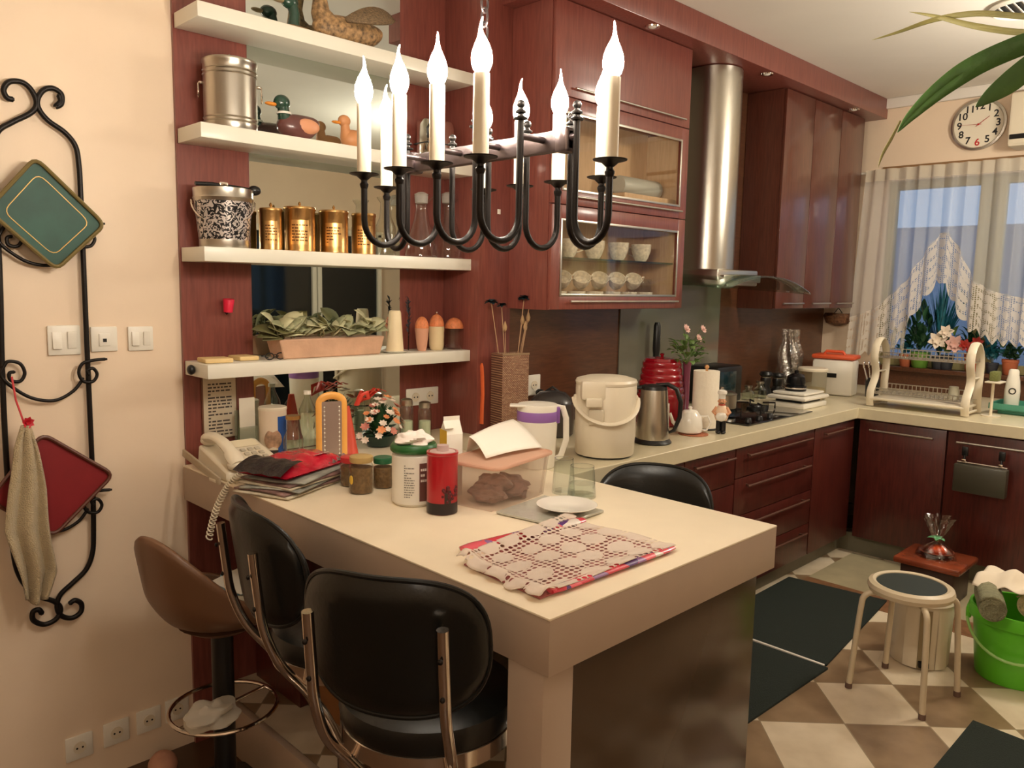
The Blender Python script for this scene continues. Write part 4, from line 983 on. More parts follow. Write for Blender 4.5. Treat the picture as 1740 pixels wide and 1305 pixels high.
for a, L in ((PI, .12), (PI-.35, .15), (PI+.2, .1), (PI-.7, .1)):
    b0 = Vector((-tw*.85, -.01, .075)); lf.leaf(b0, b0+Vector((cos(a)*L, -.03, sin(PI-a)*L*.6+.01)), .06, .015, Vector((0, -.6, .8)), 6)
obj('leaves', lf, lm[2], t, solid=.0012)
for px0, px1, y, l, gcol in ((328, 402, -.13, 'left of two pale wooden blocks at the shelf end', 0), (380, 434, -.10, 'right of two pale wooden blocks, next to the black glasses', 1)):
    a, b = at_y(px0, 610, y), at_y(px1, 610, y)
    t = obj('wooden_block', MB().box((0, 0, .0085), ((b.x-a.x)*.62, .095, .016), .004), mat('pale_beech', rgb(226, 196, 138), .5, var=.08, vscale=14)); t.location = ((a.x+b.x)/2+.015*gcol, y, Z4)
    t.rotation_euler = (0, 0, rad(-6+8*gcol)); tag(t, l, 'block', 'pale wooden blocks')
p = at_y(462, 604, -.14)
t = thing('sunglasses', 'folded black sunglasses beside the wooden blocks', 'sunglasses', (p.x, -.165, Z4))
for s_ in (-1, 1):
    obj('lens_rim', MB().tube([(s_*.022+.017*cos(a), 0, .014+.012*sin(a)) for a in [2*PI*k/16 for k in range(16)]], .0022, 6, closed=True), M['black'], t)
    obj('temple_arm', MB().tube([(s_*.042, 0, .02), (s_*.040, .03, .014), (s_*.01, .034, .006)], .002, 6), M['black'], t)
obj('bridge', MB().tube([(-.006, 0, .017), (0, 0, .02), (.006, 0, .017)], .002, 6), M['black'], t)
c, r, h = on_shelf(671, 26, 528, 3, -.14)
t = thing('pillar_candle', 'tapering cream candle standing on a small white saucer', 'candle', (c.x, c.y, Z4))
obj('candle', MB().lathe([(r*1.15, .006), (r*1.1, .03), (r*.8, h*.95), (r*.7, h), (0, h)], 28), mat('cream_wax', rgb(238, 218, 178), .5), t)
obj('saucer', MB().lathe([(0, 0), (r*1.4, 0), (r*1.9, .008), (r*1.8, .009), (r*1.2, .005), (0, .005)], 32), M['porc'], t)
c, r, h = on_shelf(694, 22, 505, 3, -.09)
t = thing('dried_sprig', 'dark grey dried sprig standing behind the candle', 'dried flower', (c.x, c.y, Z4))
sp_ = MB(); rr = random.Random(3)
for k in range(34):
    z = h*.25+h*.7*rr.random(); a = rr.uniform(0, 6.3); b0 = Vector((.004*sin(z*60), 0, z)); sp_.leaf(b0, b0+Vector((cos(a)*.018, sin(a)*.014, .018)), .009, .002)
obj('stem', MB().tube([(0, 0, 0), (.004, 0, h*.5), (0, 0, h*.95)], .0022, 6), M['iron'], t); obj('bristles', sp_, mat('dusty_dark_leaf', rgb(70, 70, 76), .7, var=.3, vscale=50), t)
org = mat('orange_candy', rgb(224, 134, 84), .5, var=.2, vscale=60, bump=.5, bscale=120)
for px, w_, tp, l, kind in ((717, 24, 538, 'small pink glass goblet with domed orange top, next to the candle', 0), (742, 26, 534, 'cream ribbed glass jar with knobbed dome lid, middle of three', 1), (772, 32, 540, 'small ribbed glass mug with domed orange top, nearest the shelf end', 2)):
    c, r, h = on_shelf(px, w_, tp, 3, -.13); t = thing('candle_glass', l, 'jar', (c.x, c.y, Z4), group='domed glass jars on the lowest shelf')
    q = (.7, .95, 1)[kind]
    obj('cup', MB().lathe([(r*q*.8, .0), (r*q*.85, .003)] + [(r*(q+(1-q)*k/6)*(1+.02*(k % 2)), h*.094*(k+1)) for k in range(7)], 28), [mat('pink_wax', rgb(214, 158, 130), .4), mat('cream_wax_b', rgb(226, 204, 160), .4), gl][kind], t)
    obj('dome', MB().lathe([(r*.98, h*.66)] + [(r*.98*cos(a), h*.68+h*.32*sin(a)) for a in [PI/2*k/8 for k in range(8)]] + [(0, h)], 24), org, t)
    if kind == 1: obj('knob', MB().sphere((0, 0, h+.006), .006), M['chrome'], t)
    if kind == 2:
        obj('handle', MB().tube([(r, 0, h*.48), (r*1.5, 0, h*.46), (r*1.5, 0, h*.2), (r, 0, h*.14)], .0025, 8), gl, t)
# -- on the niche panel
def onpanel(px, py, y=-.017): return at_y(px, py, y)
p = onpanel(388, 520, -.05)
t = thing('wall_cup', 'small bright red spool-shaped cup fixed on the red panel', 'cup', (p.x, -.0155, p.z))
obj('cup', MB().lathe([(.017, -.022), (.0165, -.02), (.0205, .024), (.0195, .026), (0, .026)], 24, (0, -.035, 0), Matrix.Rotation(rad(8), 3, 'X')), mat('bright_red_plastic', rgb(224, 22, 62), .4), t)
obj('bracket', MB().tube([(0, 0, -.02), (0, -.02, -.03), (0, -.035, -.02)], .003, 6), M['iron'], t)
a, b = onpanel(341, 652), onpanel(404, 742)
t = thing('phone_list', 'framed white sheet with typed lines hanging above the telephone', 'notice', ((a.x+b.x)/2, -.0158, b.z))
w_ = b.x-a.x; h_ = a.z-b.z
obj('frame', MB().b2((-w_/2, -.006, 0), (w_/2, 0, h_+.03), .001), mat('brown_frame', rgb(110, 70, 50), .5), t)
obj('sheet', MB().b2((-w_/2+.006, -.0066, .006), (w_/2-.006, -.0062, h_+.02)), mat('notice_paper', rgb(206, 192, 166), .7), t)
label_lines('typed_lines', t, w_*.66, h_*.95, 16, ink, None, y=-.0068, z0=.012, seed=8, th=.0002)
a, b = onpanel(690, 656, -.02), onpanel(744, 690, -.02)
def socket(loc, w_, h_, label, n=1, kind='socket', name='wall_socket', grp=None, rot=(0, 0, 0)):
    t = thing(name, label, 'socket' if kind == 'socket' else 'switch', loc, group=grp, rot=rot)
    obj('plate', MB().b2((-w_/2, -.009, -h_/2), (w_/2, 0, h_/2), .004), M['white'], t)
    for i in range(n):
        x = (i-(n-1)/2)*w_*.46 if n > 1 else 0
        if kind == 'socket':
            obj('socket_well', MB().lathe([(.0, .002), (.017, .002), (.020, .0), (.021, .0), (.021, .003), (.0, .003)], 28, (x, -.0095, 0), Matrix.Rotation(PI/2, 3, 'X')), M['beigep'], t)
            for s_ in (-1, 1): obj('contact_hole', MB().cyl((0, 0, 0), .0035, .002) if False else MB().lathe([(0, 0), (.0035, 0), (.0035, .0015), (0, .0015)], 12, (x+s_*.009, -.0118, 0), Matrix.Rotation(PI/2, 3, 'X')), M['black'], t)
        elif kind == 'switch':
            obj('rocker', MB().box((x, -.0115, 0), (w_*.28 if n > 1 else w_*.5, .006, h_*.58), .002, Matrix.Rotation(.10*(1 if i % 2 else -1), 3, 'X')), M['white'], t)
        else:
            obj('jack', MB().box((x, -.0105, -.002), (w_*.42, .004, h_*.5), .002), M['white'], t); obj('jack_hole', MB().box((x, -.0128, -.004), (.012, .001, .012)), M['black'], t)
    return t
socket(((a.x+b.x)/2, -.0155, (a.z+b.z)/2), b.x-a.x, .08, 'white double wall socket on the red panel below the lowest shelf', 2)
p = at_y(846, 360, YP)
tag(obj('indicator_plate', MB().box((0, -.003, 0), (.018, .004, .022), .001), M['white']), 'tiny white square plate on the red pilaster', 'plate').location = (p.x-.0, YP-.0045, p.z)
p0, p1 = at_y(815, 617, YP-.01), at_y(817, 720, YP-.01)
hh = p0.z-p1.z
t = obj('orange_strap', MB().tube([(0, 0, 0), (-.002, 0, -.015), (.002, 0, -.06), (.006, 0, -.14), (.003, 0, -.2), (.001, 0, -hh)], [.004, .013, .014, .014, .014, .015], 8, flat=(.18, 1)), mat('orange_rubber', rgb(236, 112, 62), .5)); t.location = (p0.x+.012, YP-.012, p0.z)
tag(t, 'orange rubber strap hanging down the red pilaster', 'strap')
# ================================================================ KITCHEN WORKTOP
def KT(name, label, cat, c, rz=None, group=None, ex=0): return thing(name, label, cat, (c[0], c[1], TZ), face_cam(c, ex) if rz is None else rz, group)
# woven vase with dry stems
p = at_y(867, 600, YP-.10); wv = 61/2*((p-CAM).dot(_f))/FPX; hv = p.z-.9
t = KT('woven_vase', 'tall square woven vase holding dark dried flowers', 'vase', (p.x, YP-.10), rad(-12))
def wovenmat():
    m = mat('woven_cane', rgb(178, 146, 112), .6); nt = m.node_tree; N = nt.nodes; L = nt.links; b = N['Principled BSDF']
    tc = N.new('ShaderNodeTexCoord'); mp = N.new('ShaderNodeMapping'); mp.inputs['Rotation'].default_value = (PI/2, 0, 0); mp.inputs['Scale'].default_value = (1, 1, 1)
    br = N.new('ShaderNodeTexBrick'); br.inputs['Scale'].default_value = 46; br.inputs['Color1'].default_value = rgb(196, 160, 126); br.inputs['Color2'].default_value = rgb(162, 118, 90); br.inputs['Mortar'].default_value = rgb(96, 58, 44)
    br.inputs['Mortar Size'].default_value = .05
    L.new(tc.outputs['Object'], mp.inputs[0]); L.new(mp.outputs[0], br.inputs['Vector']); L.new(br.outputs['Color'], b.inputs['Base Color'])
    bp = N.new('ShaderNodeBump'); bp.inputs['Strength'].default_value = .6; bp.inputs['Distance'].default_value = .004; L.new(br.outputs['Fac'], bp.inputs['Height']); bp.invert = True; L.new(bp.outputs[0], b.inputs['Normal']); return m
vb = MB(); a = wv*.86
vb.b2((-a, -a*.7, 0), (a, -a*.7+.006, hv)); vb.b2((-a, a*.7-.006, 0), (a, a*.7, hv)); vb.b2((-a, -a*.7+.006, 0), (-a+.006, a*.7-.006, hv)); vb.b2((a-.006, -a*.7+.006, 0), (a, a*.7-.006, hv)); vb.b2((-a, -a*.7, 0), (a, a*.7, .006))
obj('vase_wall', vb, wovenmat(), t)
obj('rim', MB().b2((-a-.002, -a*.7-.002, hv-.006), (a+.002, -a*.7, hv+.003)), mat('cane_rim', rgb(150, 122, 92), .6), t)
sc = ((p-CAM).dot(_f))/FPX
dkf = mat('teal_black_petals', rgb(26, 48, 52), .6, var=.4, vscale=40); dry = mat('dry_beige_pod', rgb(190, 156, 112), .7, var=.2, vscale=30); stm = mat('pale_stem', rgb(176, 140, 106), .6)
for (px, py, big) in ((828, 515, 1), (848, 520, .8), (893, 508, 1), (905, 515, 1)):
    x = (px-867)*sc; z = hv+(600-py)*sc
    s_ = obj('flower_stem', MB().tube([(x*.45, 0, .02), (x*.6, 0, hv), (x, 0, z)], .0022, 6), stm, t)
    fb = MB(); rr = random.Random(px)
    for k in range(30):
        a_, e = rr.uniform(0, 6.3), rr.uniform(-.5, .9); b0 = Vector((x, 0, z)); fb.leaf(b0, b0+Vector((cos(a_)*cos(e), sin(a_)*cos(e), sin(e)*.6))*.034*big, .018*big, .003)
    obj('flower_head', fb, dkf, s_)
for px, py in ((893, 545), (905, 540), (899, 556), (858, 556)):
    x = (px-867)*sc; z = hv+(600-py)*sc; s_ = obj('flower_stem', MB().tube([(x*.5, .01, .02), (x*.7, .01, hv), (x, .01, z)], .0018, 6), stm, t)
    pb = MB().lathe([(0, -.025), (.008, -.012), (.010, 0), (.004, .02), (0, .028)], 10, (x, .01, z)); obj('seed_pod', pb, dry, s_)
# purple banded jug
c, r, h = stand(911, 800, 70, 694)
t = KT('water_jug', 'white insulated jug with purple band and side handle', 'jug', c)
obj('body', MB().lathe([(r*.86, 0), (r*.9, .004), (r*.98, h*.6), (r, h*.78)], 36), M['white'], t)
obj('band', MB().lathe([(r, h*.76), (r*1.015, h*.77), (r*1.015, h*.91), (r, h*.92)], 36), mat('purple_band', rgb(148, 104, 176), .35), t)
obj('lid', MB().lathe([(r, h*.92), (r*1.01, h*.97), (r*.96, h+.006), (r*.4, h+.012), (0, h+.012)], 36).box((-r*.8, -r*.5, h+.004), (r*1.1, r*.6, .008), .003), M['white'], t)
obj('handle', MB().tube([(r*.9, 0, h*.98), (r*1.25, 0, h*.97), (r*1.42, 0, h*.8), (r*1.45, 0, h*.45), (r*1.2, 0, h*.18), (r*.85, 0, h*.12)], .0075, 10, flat=(1.5, .8)), M['white'], t)
obj('latch', MB().box((r*.98, -.01, h*.86), (.02, .03, h*.26), .004), mat('purple_latch', rgb(130, 84, 160), .35), t)
# airpot
c, r, h = stand(1026, 783, 106, 652)
t = KT('thermo_pot', 'large cream electric thermo pot with carrying handle', 'thermo pot', c, ex=8)
obj('body', MB().lathe([(r*.95, .008), (r*.97, .012), (r, h*.3), (r*1.0, h-.02), (r*.97, h-.012)], 44, sy=1.0), M['beigep'], t)
obj('base', MB().lathe([(r*.86, 0), (r*.9, .002), (r*.9, .008)], 40), M['black'], t)
obj('lid', MB().lathe([(r*1.0, h-.014), (r*1.02, h-.004), (r*.98, h+.006), (r*.7, h+.016), (r*.2, h+.020), (0, h+.020)], 44), M['beigep'], t)
sp_ = MB().box((-r*.52, -r*.80, h-.03), (r*.8, r*.42, .075), .010).box((-r*.52, -r*1.06, h-.075), (r*.52, r*.16, .035), .005); obj('spout_housing', sp_, M['beigep'], t)
obj('control_label', MB().box((-r*.42, -r*.96, h*.56), (r*.5, .012, h*.2), .003, Matrix.Rotation(-.42, 3, 'Z')), mat('pale_label', rgb(206, 194, 170), .5), t)
hh_ = [(r*1.05*cos(PI+PI*k/20), -r*1.12*sin(PI*k/20), h*.76-h*.28*sin(PI*k/20)) for k in range(21)]
obj('handle', MB().tube([(x, y, z) for x, y, z in hh_], .0075, 10, flat=(.8, 1.4)), M['beigep'], t)
for s_ in (-1, 1): obj('pivot', MB().sphere((s_*r*1.0, 0, h*.76), (.010, .016, .016)), M['beigep'], t)
# kettle
c, r, h = stand(1108, 757, 56, 665)
t = KT('electric_kettle', 'brushed steel electric kettle with black handle and base', 'kettle', c)
obj('body', MB().lathe([(r*1.0, .02), (r*1.02, .03), (r*.95, h*.5), (r*.82, h-.01), (r*.8, h)], 36), M['steel'], t)
obj('base', MB().lathe([(r*1.15, 0), (r*1.18, .006), (r*1.05, .018), (r*1.0, .02)], 36), M['black'], t)
obj('lid', MB().lathe([(r*.8, h), (r*.76, h+.014), (r*.3, h+.022), (0, h+.022)], 32).tube([(-r*.5, 0, h+.008), (-r*1.05, 0, h+.004)], [.014, .007], 10), M['black'], t)
obj('handle', MB().tube([(r*.1, 0, h+.020), (r*.8, 0, h+.024), (r*1.35, 0, h+.004), (r*1.62, 0, h*.78), (r*1.6, 0, h*.5), (r*1.3, 0, h*.25), (r*1.0, 0, h*.2)], [.010, .012, .013, .013, .012, .011, .008], 12, flat=(.8, 1.3)), M['black'], t)
obj('water_gauge', MB().box((r*.9, -.002, h*.5), (.008, .012, h*.5), .003), M['white'], t)
# red ribbed pot and black bottle
c, r, h = stand(1120, 727, 82, 616)
redg = mat('red_enamel', rgb(150, 14, 30), .15, coat=.6)
t = KT('ribbed_canister', 'glossy red ribbed canister behind the kettle', 'canister', c)
pr = [(r*.9, 0)]
for k in range(6): z = h*(.40+.1*k); pr += [(r*(1-.04*k), z), (r*(1.02-.04*k), z+h*.03), (r*(1.02-.04*k), z+h*.06), (r*(1-.04*k), z+h*.08)]
obj('body', MB().lathe([(r*.92, 0), (r, .01), (r, h*.38)]+pr[1:]+[(r*.74, h)], 40), redg, t)
obj('lid', MB().lathe([(r*.76, h), (r*.7, h+.012), (r*.15, h+.018), (.006, h+.02), (.012, h+.034), (0, h+.038)], 32), redg, t)
p = at_y(1117, 548, YP-.06); d_ = ((p-CAM).dot(_f))/FPX
t = KT('tall_grinder', 'tall black pepper grinder rising behind the red canister', 'grinder', (p.x, YP-.06)); hz_ = p.z-.9
obj('shaft', MB().lathe([(.028, 0), (.028, .02), (.018, .07), (.022, hz_*.55), (.017, hz_*.62)], 20), M['black'], t)
obj('head', MB().lathe([(.016, hz_*.62), (.021, hz_*.7), (.019, hz_*.96), (.013, hz_), (0, hz_)], 20), M['black'], t)
# purple bud vase with flowers
c, r, h = stand(1163, 722, 13, 612)
t = KT('bud_vase', 'slim plum coloured vase with pale pink flowers', 'vase', c, 0)
obj('vase_body', MB().lathe([(r*1.6, 0), (r*1.7, .004), (r*.9, .03), (r*.9, h*.8), (r*1.15, h), (r*.95, h)], 24), mat('plum_glass', rgb(128, 66, 84), .25, coat=.4), t)
sc = ((c-CAM).dot(_f))/FPX; lf = MB(); rr = random.Random(5)
for k in range(60):
    a_ = rr.uniform(0, 6.3); R_ = rr.uniform(.02, .13); b0 = Vector((cos(a_)*R_*.9, sin(a_)*R_*.35, h+rr.uniform(-.02, .10))); d_ = Vector((cos(a_), sin(a_)*.6, rr.uniform(-.3, .7))).normalized()
    lf.leaf(b0, b0+d_*.045, .028, .006)
obj('leaves', lf, mat('fresh_leaf', rgb(96, 124, 62), .5, var=.3, vscale=30), t, solid=.0008)
st_ = MB()
for px, py in ((1148, 560), (1187, 577), (1198, 563), (1130, 592), (1215, 575)): st_.tube([(0, 0, h-.02), ((px-1163)*sc*.4, 0, h+(612-py)*sc*.6), ((px-1163)*sc, 0, h+(612-py)*sc)], .002, 6)
obj('stems', st_, mat('green_stem', rgb(90, 110, 60), .6), t)
for px, py, s_ in ((1148, 560, 1.1), (1187, 577, 1), (1199, 562, 1)):
    fl = MB(); cc = Vector(((px-1163)*sc, -.01, h+(612-py)*sc)); petals(fl, cc, .026*s_, 9, .4, Vector((.0, -1, .5)), .6); fl.sphere(cc+Vector((0, -.01, .004)), .007*s_); obj('blossom', fl, mat('pale_pink_petals', rgb(222, 180, 168), .6, var=.15, vscale=60), t)
# teapot
c, r, h = stand(1171, 741, 44, 703)
t = KT('teapot', 'small white teapot on a cork coaster', 'teapot', c, ex=0)
obj('body', MB().lathe([(r*.75, .004), (r*.95, .012), (r*1.0, h*.35), (r*.9, h*.8), (r*.62, h)], 32), M['porc'], t)
obj('lid', MB().lathe([(r*.64, h), (r*.5, h+.008), (.008, h+.011), (.008, h+.017), (.011, h+.022), (0, h+.028)], 28), M['porc'], t)
obj('handle', MB().tube([(r*.8, 0, h*.8), (r*1.35, 0, h*.85), (r*1.6, 0, h*.55), (r*1.3, 0, h*.2), (r*.9, 0, h*.2)], .0045, 8), M['porc'], t)
obj('spout', MB().tube([(-r*.8, 0, h*.3), (-r*1.3, 0, h*.5), (-r*1.55, 0, h*.9)], [.014, .009, .006], 10), M['porc'], t)
lab(obj('coaster', MB().cyl((r*.3, -.005, .002), r*1.15, .0036), mat('cork', rgb(176, 106, 74), .8, var=.2, vscale=60), t), 'reddish cork coaster')
# paper towel
c, r, h = stand(1196, 732, 44, 632)
t = KT('paper_towel_holder', 'white paper towel roll standing on a dark base', 'paper towel', c)
obj('base', MB().cyl((0, 0, .004), r*1.1, .008, bev=.002), M['black'], t)
obj('roll', MB().lathe([(r*.3, .009), (r, .009), (r, h), (r*.3, h), (r*.3, h-.01)], 40), mat('paper_towel', rgb(244, 234, 214), .9, bump=.2, bscale=90), t)
obj('rod', MB().cyl((0, 0, h/2+.01), .006, h+.01).sphere((0, 0, h+.018), .011), mat('beech_knob', rgb(204, 150, 96), .5), t)
# chef figurine
c, r, h = stand(1224, 739, 26, 664)
t = KT('chef_figurine', 'small ceramic chef statuette in white hat with black boots', 'figurine', c)
skin = mat('painted_skin', rgb(222, 160, 118), .5); s = h/.18
obj('body', MB().lathe([(0, .05*s), (.022*s, .055*s), (.028*s, .07*s), (.026*s, .09*s), (.018*s, .112*s), (.010*s, .120*s)], 24, sy=.85), mat('white_tunic', rgb(232, 200, 168), .5), t)
obj('trousers', MB().tube([(-.010*s, 0, .012), (-.010*s, 0, .06*s)], .010*s).tube([(.010*s, 0, .012), (.010*s, 0, .06*s)], .010*s), M['black'], t)
for q_ in (-1, 1):
    obj('boot', MB().sphere((q_*.010*s, -.006, .008), (.011*s, .017*s, .008)), M['black'], t)
    obj('arm', MB().tube([(q_*.018*s, 0, .108*s), (q_*.032*s, -.004, .088*s), (q_*.022*s, -.018, .08*s)], [.008*s, .008*s, .006*s], 10), skin, t)
hd = MB().sphere((0, 0, .133*s), (.0145*s, .015*s, .017*s)).sphere((0, -.015*s, .131*s), (.004, .004, .004)); hd.sphere((-.0145*s, 0, .133*s), .004).sphere((.0145*s, 0, .133*s), .004); obj('head', hd, skin, t)
for q_ in (-1, 1): obj('eye', MB().sphere((q_*.005*s, -.0135*s, .137*s), .0016), M['black'], t)
obj('moustache', MB().tube([(-.007*s, -.0145*s, .126*s), (0, -.0165*s, .128*s), (.007*s, -.0145*s, .126*s)], .0017), M['black'], t)
lab(obj('scarf', MB().lathe([(.012*s, .116*s), (.015*s, .119*s), (.012*s, .122*s)], 16), mat('red_scarf', rgb(176, 60, 44), .5), t), 'red neckerchief')
obj('chef_hat', MB().lathe([(.0135*s, .144*s), (.0135*s, .158*s), (.019*s, .166*s), (.018*s, .176*s), (.008*s, .181*s), (0, .181*s)], 24), M['porc'], t)
obj('apron', MB().sphere((0, -.016*s, .072*s), (.022*s, .012*s, .02*s)), M['porc'], t)
# slow cooker behind jug
c, r, h = stand(940, 792, 66, 690); c = Vector((2.74, -.52, .9)); c = at_y(938, 700, -.47)
t = KT('rice_cooker', 'dark grey domed rice cooker between jug and thermo pot', 'cooker', (c.x, -.47))
r = .10
obj('body', MB().lathe([(r*.9, 0), (r, .01), (r*1.04, .10), (r, .15)], 36), mat('dark_grey_metal', rgb(92, 86, 80), .3, metal=.6), t)
obj('lid', MB().lathe([(r, .15), (r*.96, .165), (r*.6, .198), (0, .21)], 36), mat('dark_lid', rgb(60, 56, 54), .25), t)
obj('grip', MB().tube([(-.03, 0, .20), (0, 0, .222), (.03, 0, .20)], .006), M['black'], t)
p = at_y(906, 654, YP-.003)
socket((p.x, YP-.0005, p.z), .09, .10, 'white socket with black plug on the splashback behind the vase', 1)
t = thing('power_plug', 'black plug and cable in the socket behind the woven vase', 'plug', (p.x+.015, YP-.013, p.z-.035))
obj('plug_body', MB().sphere((0, -.022, 0), (.022, .022, .018)), M['black'], t)
obj('cable', MB().tube([(0, -.03, -.01), (.03, -.05, -.05), (.10, -.055, -.03), (.16, -.05, -.045), (.2, -.05, -.07), (.22, -.05, -.12)], .006, 8), M['black'], t)
# black box, teal bag, behind the roll
p = at_y(1217, 620, YP-.14)
t = KT('toaster', 'black boxy toaster oven behind the paper towel roll', 'toaster', (p.x, YP-.14), 0)
obj('body', MB().b2((-.14, -.10, .012), (.14, .10, p.z-.9), .015), M['black'], t); obj('front_panel', MB().b2((-.12, -.104, .03), (.06, -.1005, p.z-.93), .003), mat('teal_dark_glass', rgb(24, 46, 50), .12), t)
for q_ in (-1, 1): obj('foot', MB().cyl((q_*.11, -.07, .006), .012, .012), M['black'], t)
# hob
hobm = mat('black_hob_glass', rgb(18, 18, 18), .08, coat=.5)
t = thing('gas_hob', 'black glass gas hob with three black control knobs', 'hob', (3.97, -.70, TZ))
obj('glass_top', MB().b2((-.36, -.25, 0), (.36, .22, .008), .003), hobm, t)
for i, px in enumerate((1258, 1278, 1300)):
    q_ = at_z(px, 716-4*i, .93); obj('knob', MB().lathe([(.016, .008), (.018, .010), (.015, .030), (.012, .033), (0, .033)], 20, (-.30+.115*i, -.215, 0)), M['black'], t)
for x in (-.19, .19):
    b_ = obj('burner', MB().lathe([(.05, .008), (.05, .016), (.035, .02), (.03, .028), (0, .028)], 28, (x, .01, 0)), M['black'], t)
    g_ = MB()
    for k in range(4): a_ = PI/4+k*PI/2; g_.tube([(x+.11*cos(a_), .01+.11*sin(a_), .009), (x+.11*cos(a_), .01+.11*sin(a_), .042), (x+.04*cos(a_), .01+.04*sin(a_), .042)], .005, 6)
    obj('pan_support', g_, M['iron'], t)
def pot(px, py, w_, tp, label, y=None, steel=True):
    c, r, h = stand(px, py, w_, tp, .945)
    return c, r, h
q_ = at_z(1262, 690, .945)
t = thing('saucepan', 'steel saucepan with black handle standing on the left burner', 'saucepan', (3.78, -.69, TZ+.0475), rad(30))
obj('pan_body', MB().lathe([(.075, 0), (.08, .004), (.08, .075), (.083, .077), (.078, .078)], 32), M['steel'], t)
obj('lid', MB().lathe([(.081, .078), (.06, .092), (.012, .098), (.010, .112), (0, .114)], 32), M['steel'], t)
obj('handle', MB().tube([(-.08, 0, .06), (-.13, 0, .068), (-.19, 0, .07)], [.007, .010, .011], 10), M['black'], t)
# oil bottles and mills
for px, y, tp, w_, l, capm in ((1302, -.40, 630, 20, 'black pepper mill with round knob, left of two behind the hob', M['black']), (1322, -.42, 633, 20, 'black pepper mill with steel collar, right of two behind the hob', M['black'])):
    c, r, h = plain_on(px, w_, tp, y); t = KT('pepper_mill', l, 'mill', c, group='black mills behind the hob')
    obj('mill_body', MB().lathe([(r*1.1, 0), (r*1.1, .02), (r*.7, h*.35), (r*.9, h*.6), (r*.8, h*.72)], 24), M['black'], t)
    obj('collar', MB().lathe([(r*.82, h*.72), (r*.85, h*.75)], 24), M['steel'], t)
    obj('mill_head', MB().lathe([(r*.8, h*.76), (r*1.1, h*.85), (r*.9, h*.96), (0, h)], 24), M['black'], t)
for px, tp, l in ((1272, 655, 'small glass oil bottle with steel cap left of the mills'), (1292, 648, 'small glass oil bottle with steel cap between rack and mills'), (1340, 660, 'short steel capped cruet beside the scale')):
    c, r, h = plain_on(px, 22, tp, -.46); t = KT('oil_bottle', l, 'bottle', c, group='oil bottles behind the hob')
    obj('bottle_glass', MB().lathe([(r, 0), (r, h*.5), (r*.5, h*.7), (r*.45, h*.85)], 20), btint, t); obj('cap', MB().lathe([(r*.5, h*.85), (r*.6, h*.88), (r*.6, h), (0, h)], 16), M['steel'], t)
# white two-tier scale with dark grinder on it
c = at_z(1340, 705, .9)
t = KT('kitchen_scale', 'white two-tier kitchen scale beside the hob', 'scale', (4.52, -.77), rad(0))
obj('base', MB().b2((-.15, -.11, 0), (.15, .11, .03), .008), M['white'], t)
obj('column', MB().b2((-.12, -.08, .03), (.12, .08, .048)), M['black'], t)
obj('platform', MB().b2((-.16, -.12, .048), (.16, .12, .07), .01), M['white'], t)
obj('tray', MB().b2((-.13, -.10, .076), (.13, .10, .09), .006).b2((-.1, -.08, .07), (.1, .08, .076)), M['white'], t)
t = thing('coffee_grinder', 'small black moka pot standing on the white scale', 'coffee pot', (4.50, -.76, TZ+.0905), 0)
obj('body', MB().lathe([(.06, 0), (.062, .03), (.05, .035), (.055, .05), (.05, .085), (.03, .10), (.012, .105), (.012, .12), (0, .122)], 16), mat('black_metal', rgb(34, 34, 36), .25, metal=.5), t)
obj('handle', MB().tube([(.05, 0, .08), (.09, 0, .085), (.095, 0, .05)], .007), M['black'], t); obj('ring', MB().lathe([(.0625, .014), (.064, .018), (.0625, .022)], 24), M['chrome'], t)
# jar with beige lid, white bin with orange lid
c, r, h = stand(1378, 681, 46, 632)
t = KT('storage_jar', 'clear plastic jar with wide cream lid near the corner', 'jar', c)
obj('jar_wall', MB().lathe([(r*.95, 0), (r, .004), (r, h)], 32), hazy('jar_plastic', rgb(170, 160, 128), .35), t)
obj('contents', MB().lathe([(r*.9, .006), (r*.93, h*.4), (0, h*.4)], 28), mat('pale_grain', rgb(180, 160, 116), .8, var=.2, vscale=80), t)
obj('lid', MB().lathe([(r*1.06, h), (r*1.08, h+.012), (r*1.0, h+.02), (0, h+.02)], 32), M['beigep'], t)
c, r, h = stand(1416, 674, 68, 612)
t = KT('food_bin', 'white plastic food bin with orange lid in the corner', 'bin', (c.x, c.y), face_cam(c, -14))
obj('body', MB().b2((-r, -r*.6, 0), (r, r*.6, h), .02), M['white'], t); om2 = mat('orange_lid', rgb(222, 92, 52), .4)
obj('lid', MB().b2((-r*1.05, -r*.65, h+.0005), (r*1.05, r*.65, h+.03), .012), om2, t)
obj('grip', MB().tube([(-r*.5, -r*.3, h+.03), (-r*.4, -r*.3, h+.05), (r*.4, -r*.3, h+.05), (r*.5, -r*.3, h+.03)], .010, 8), om2, t)
obj('brand_label', MB().b2((-.03, -r*.6-.002, h*.5), (.03, -r*.6-.0005, h*.62)), M['black'], t)
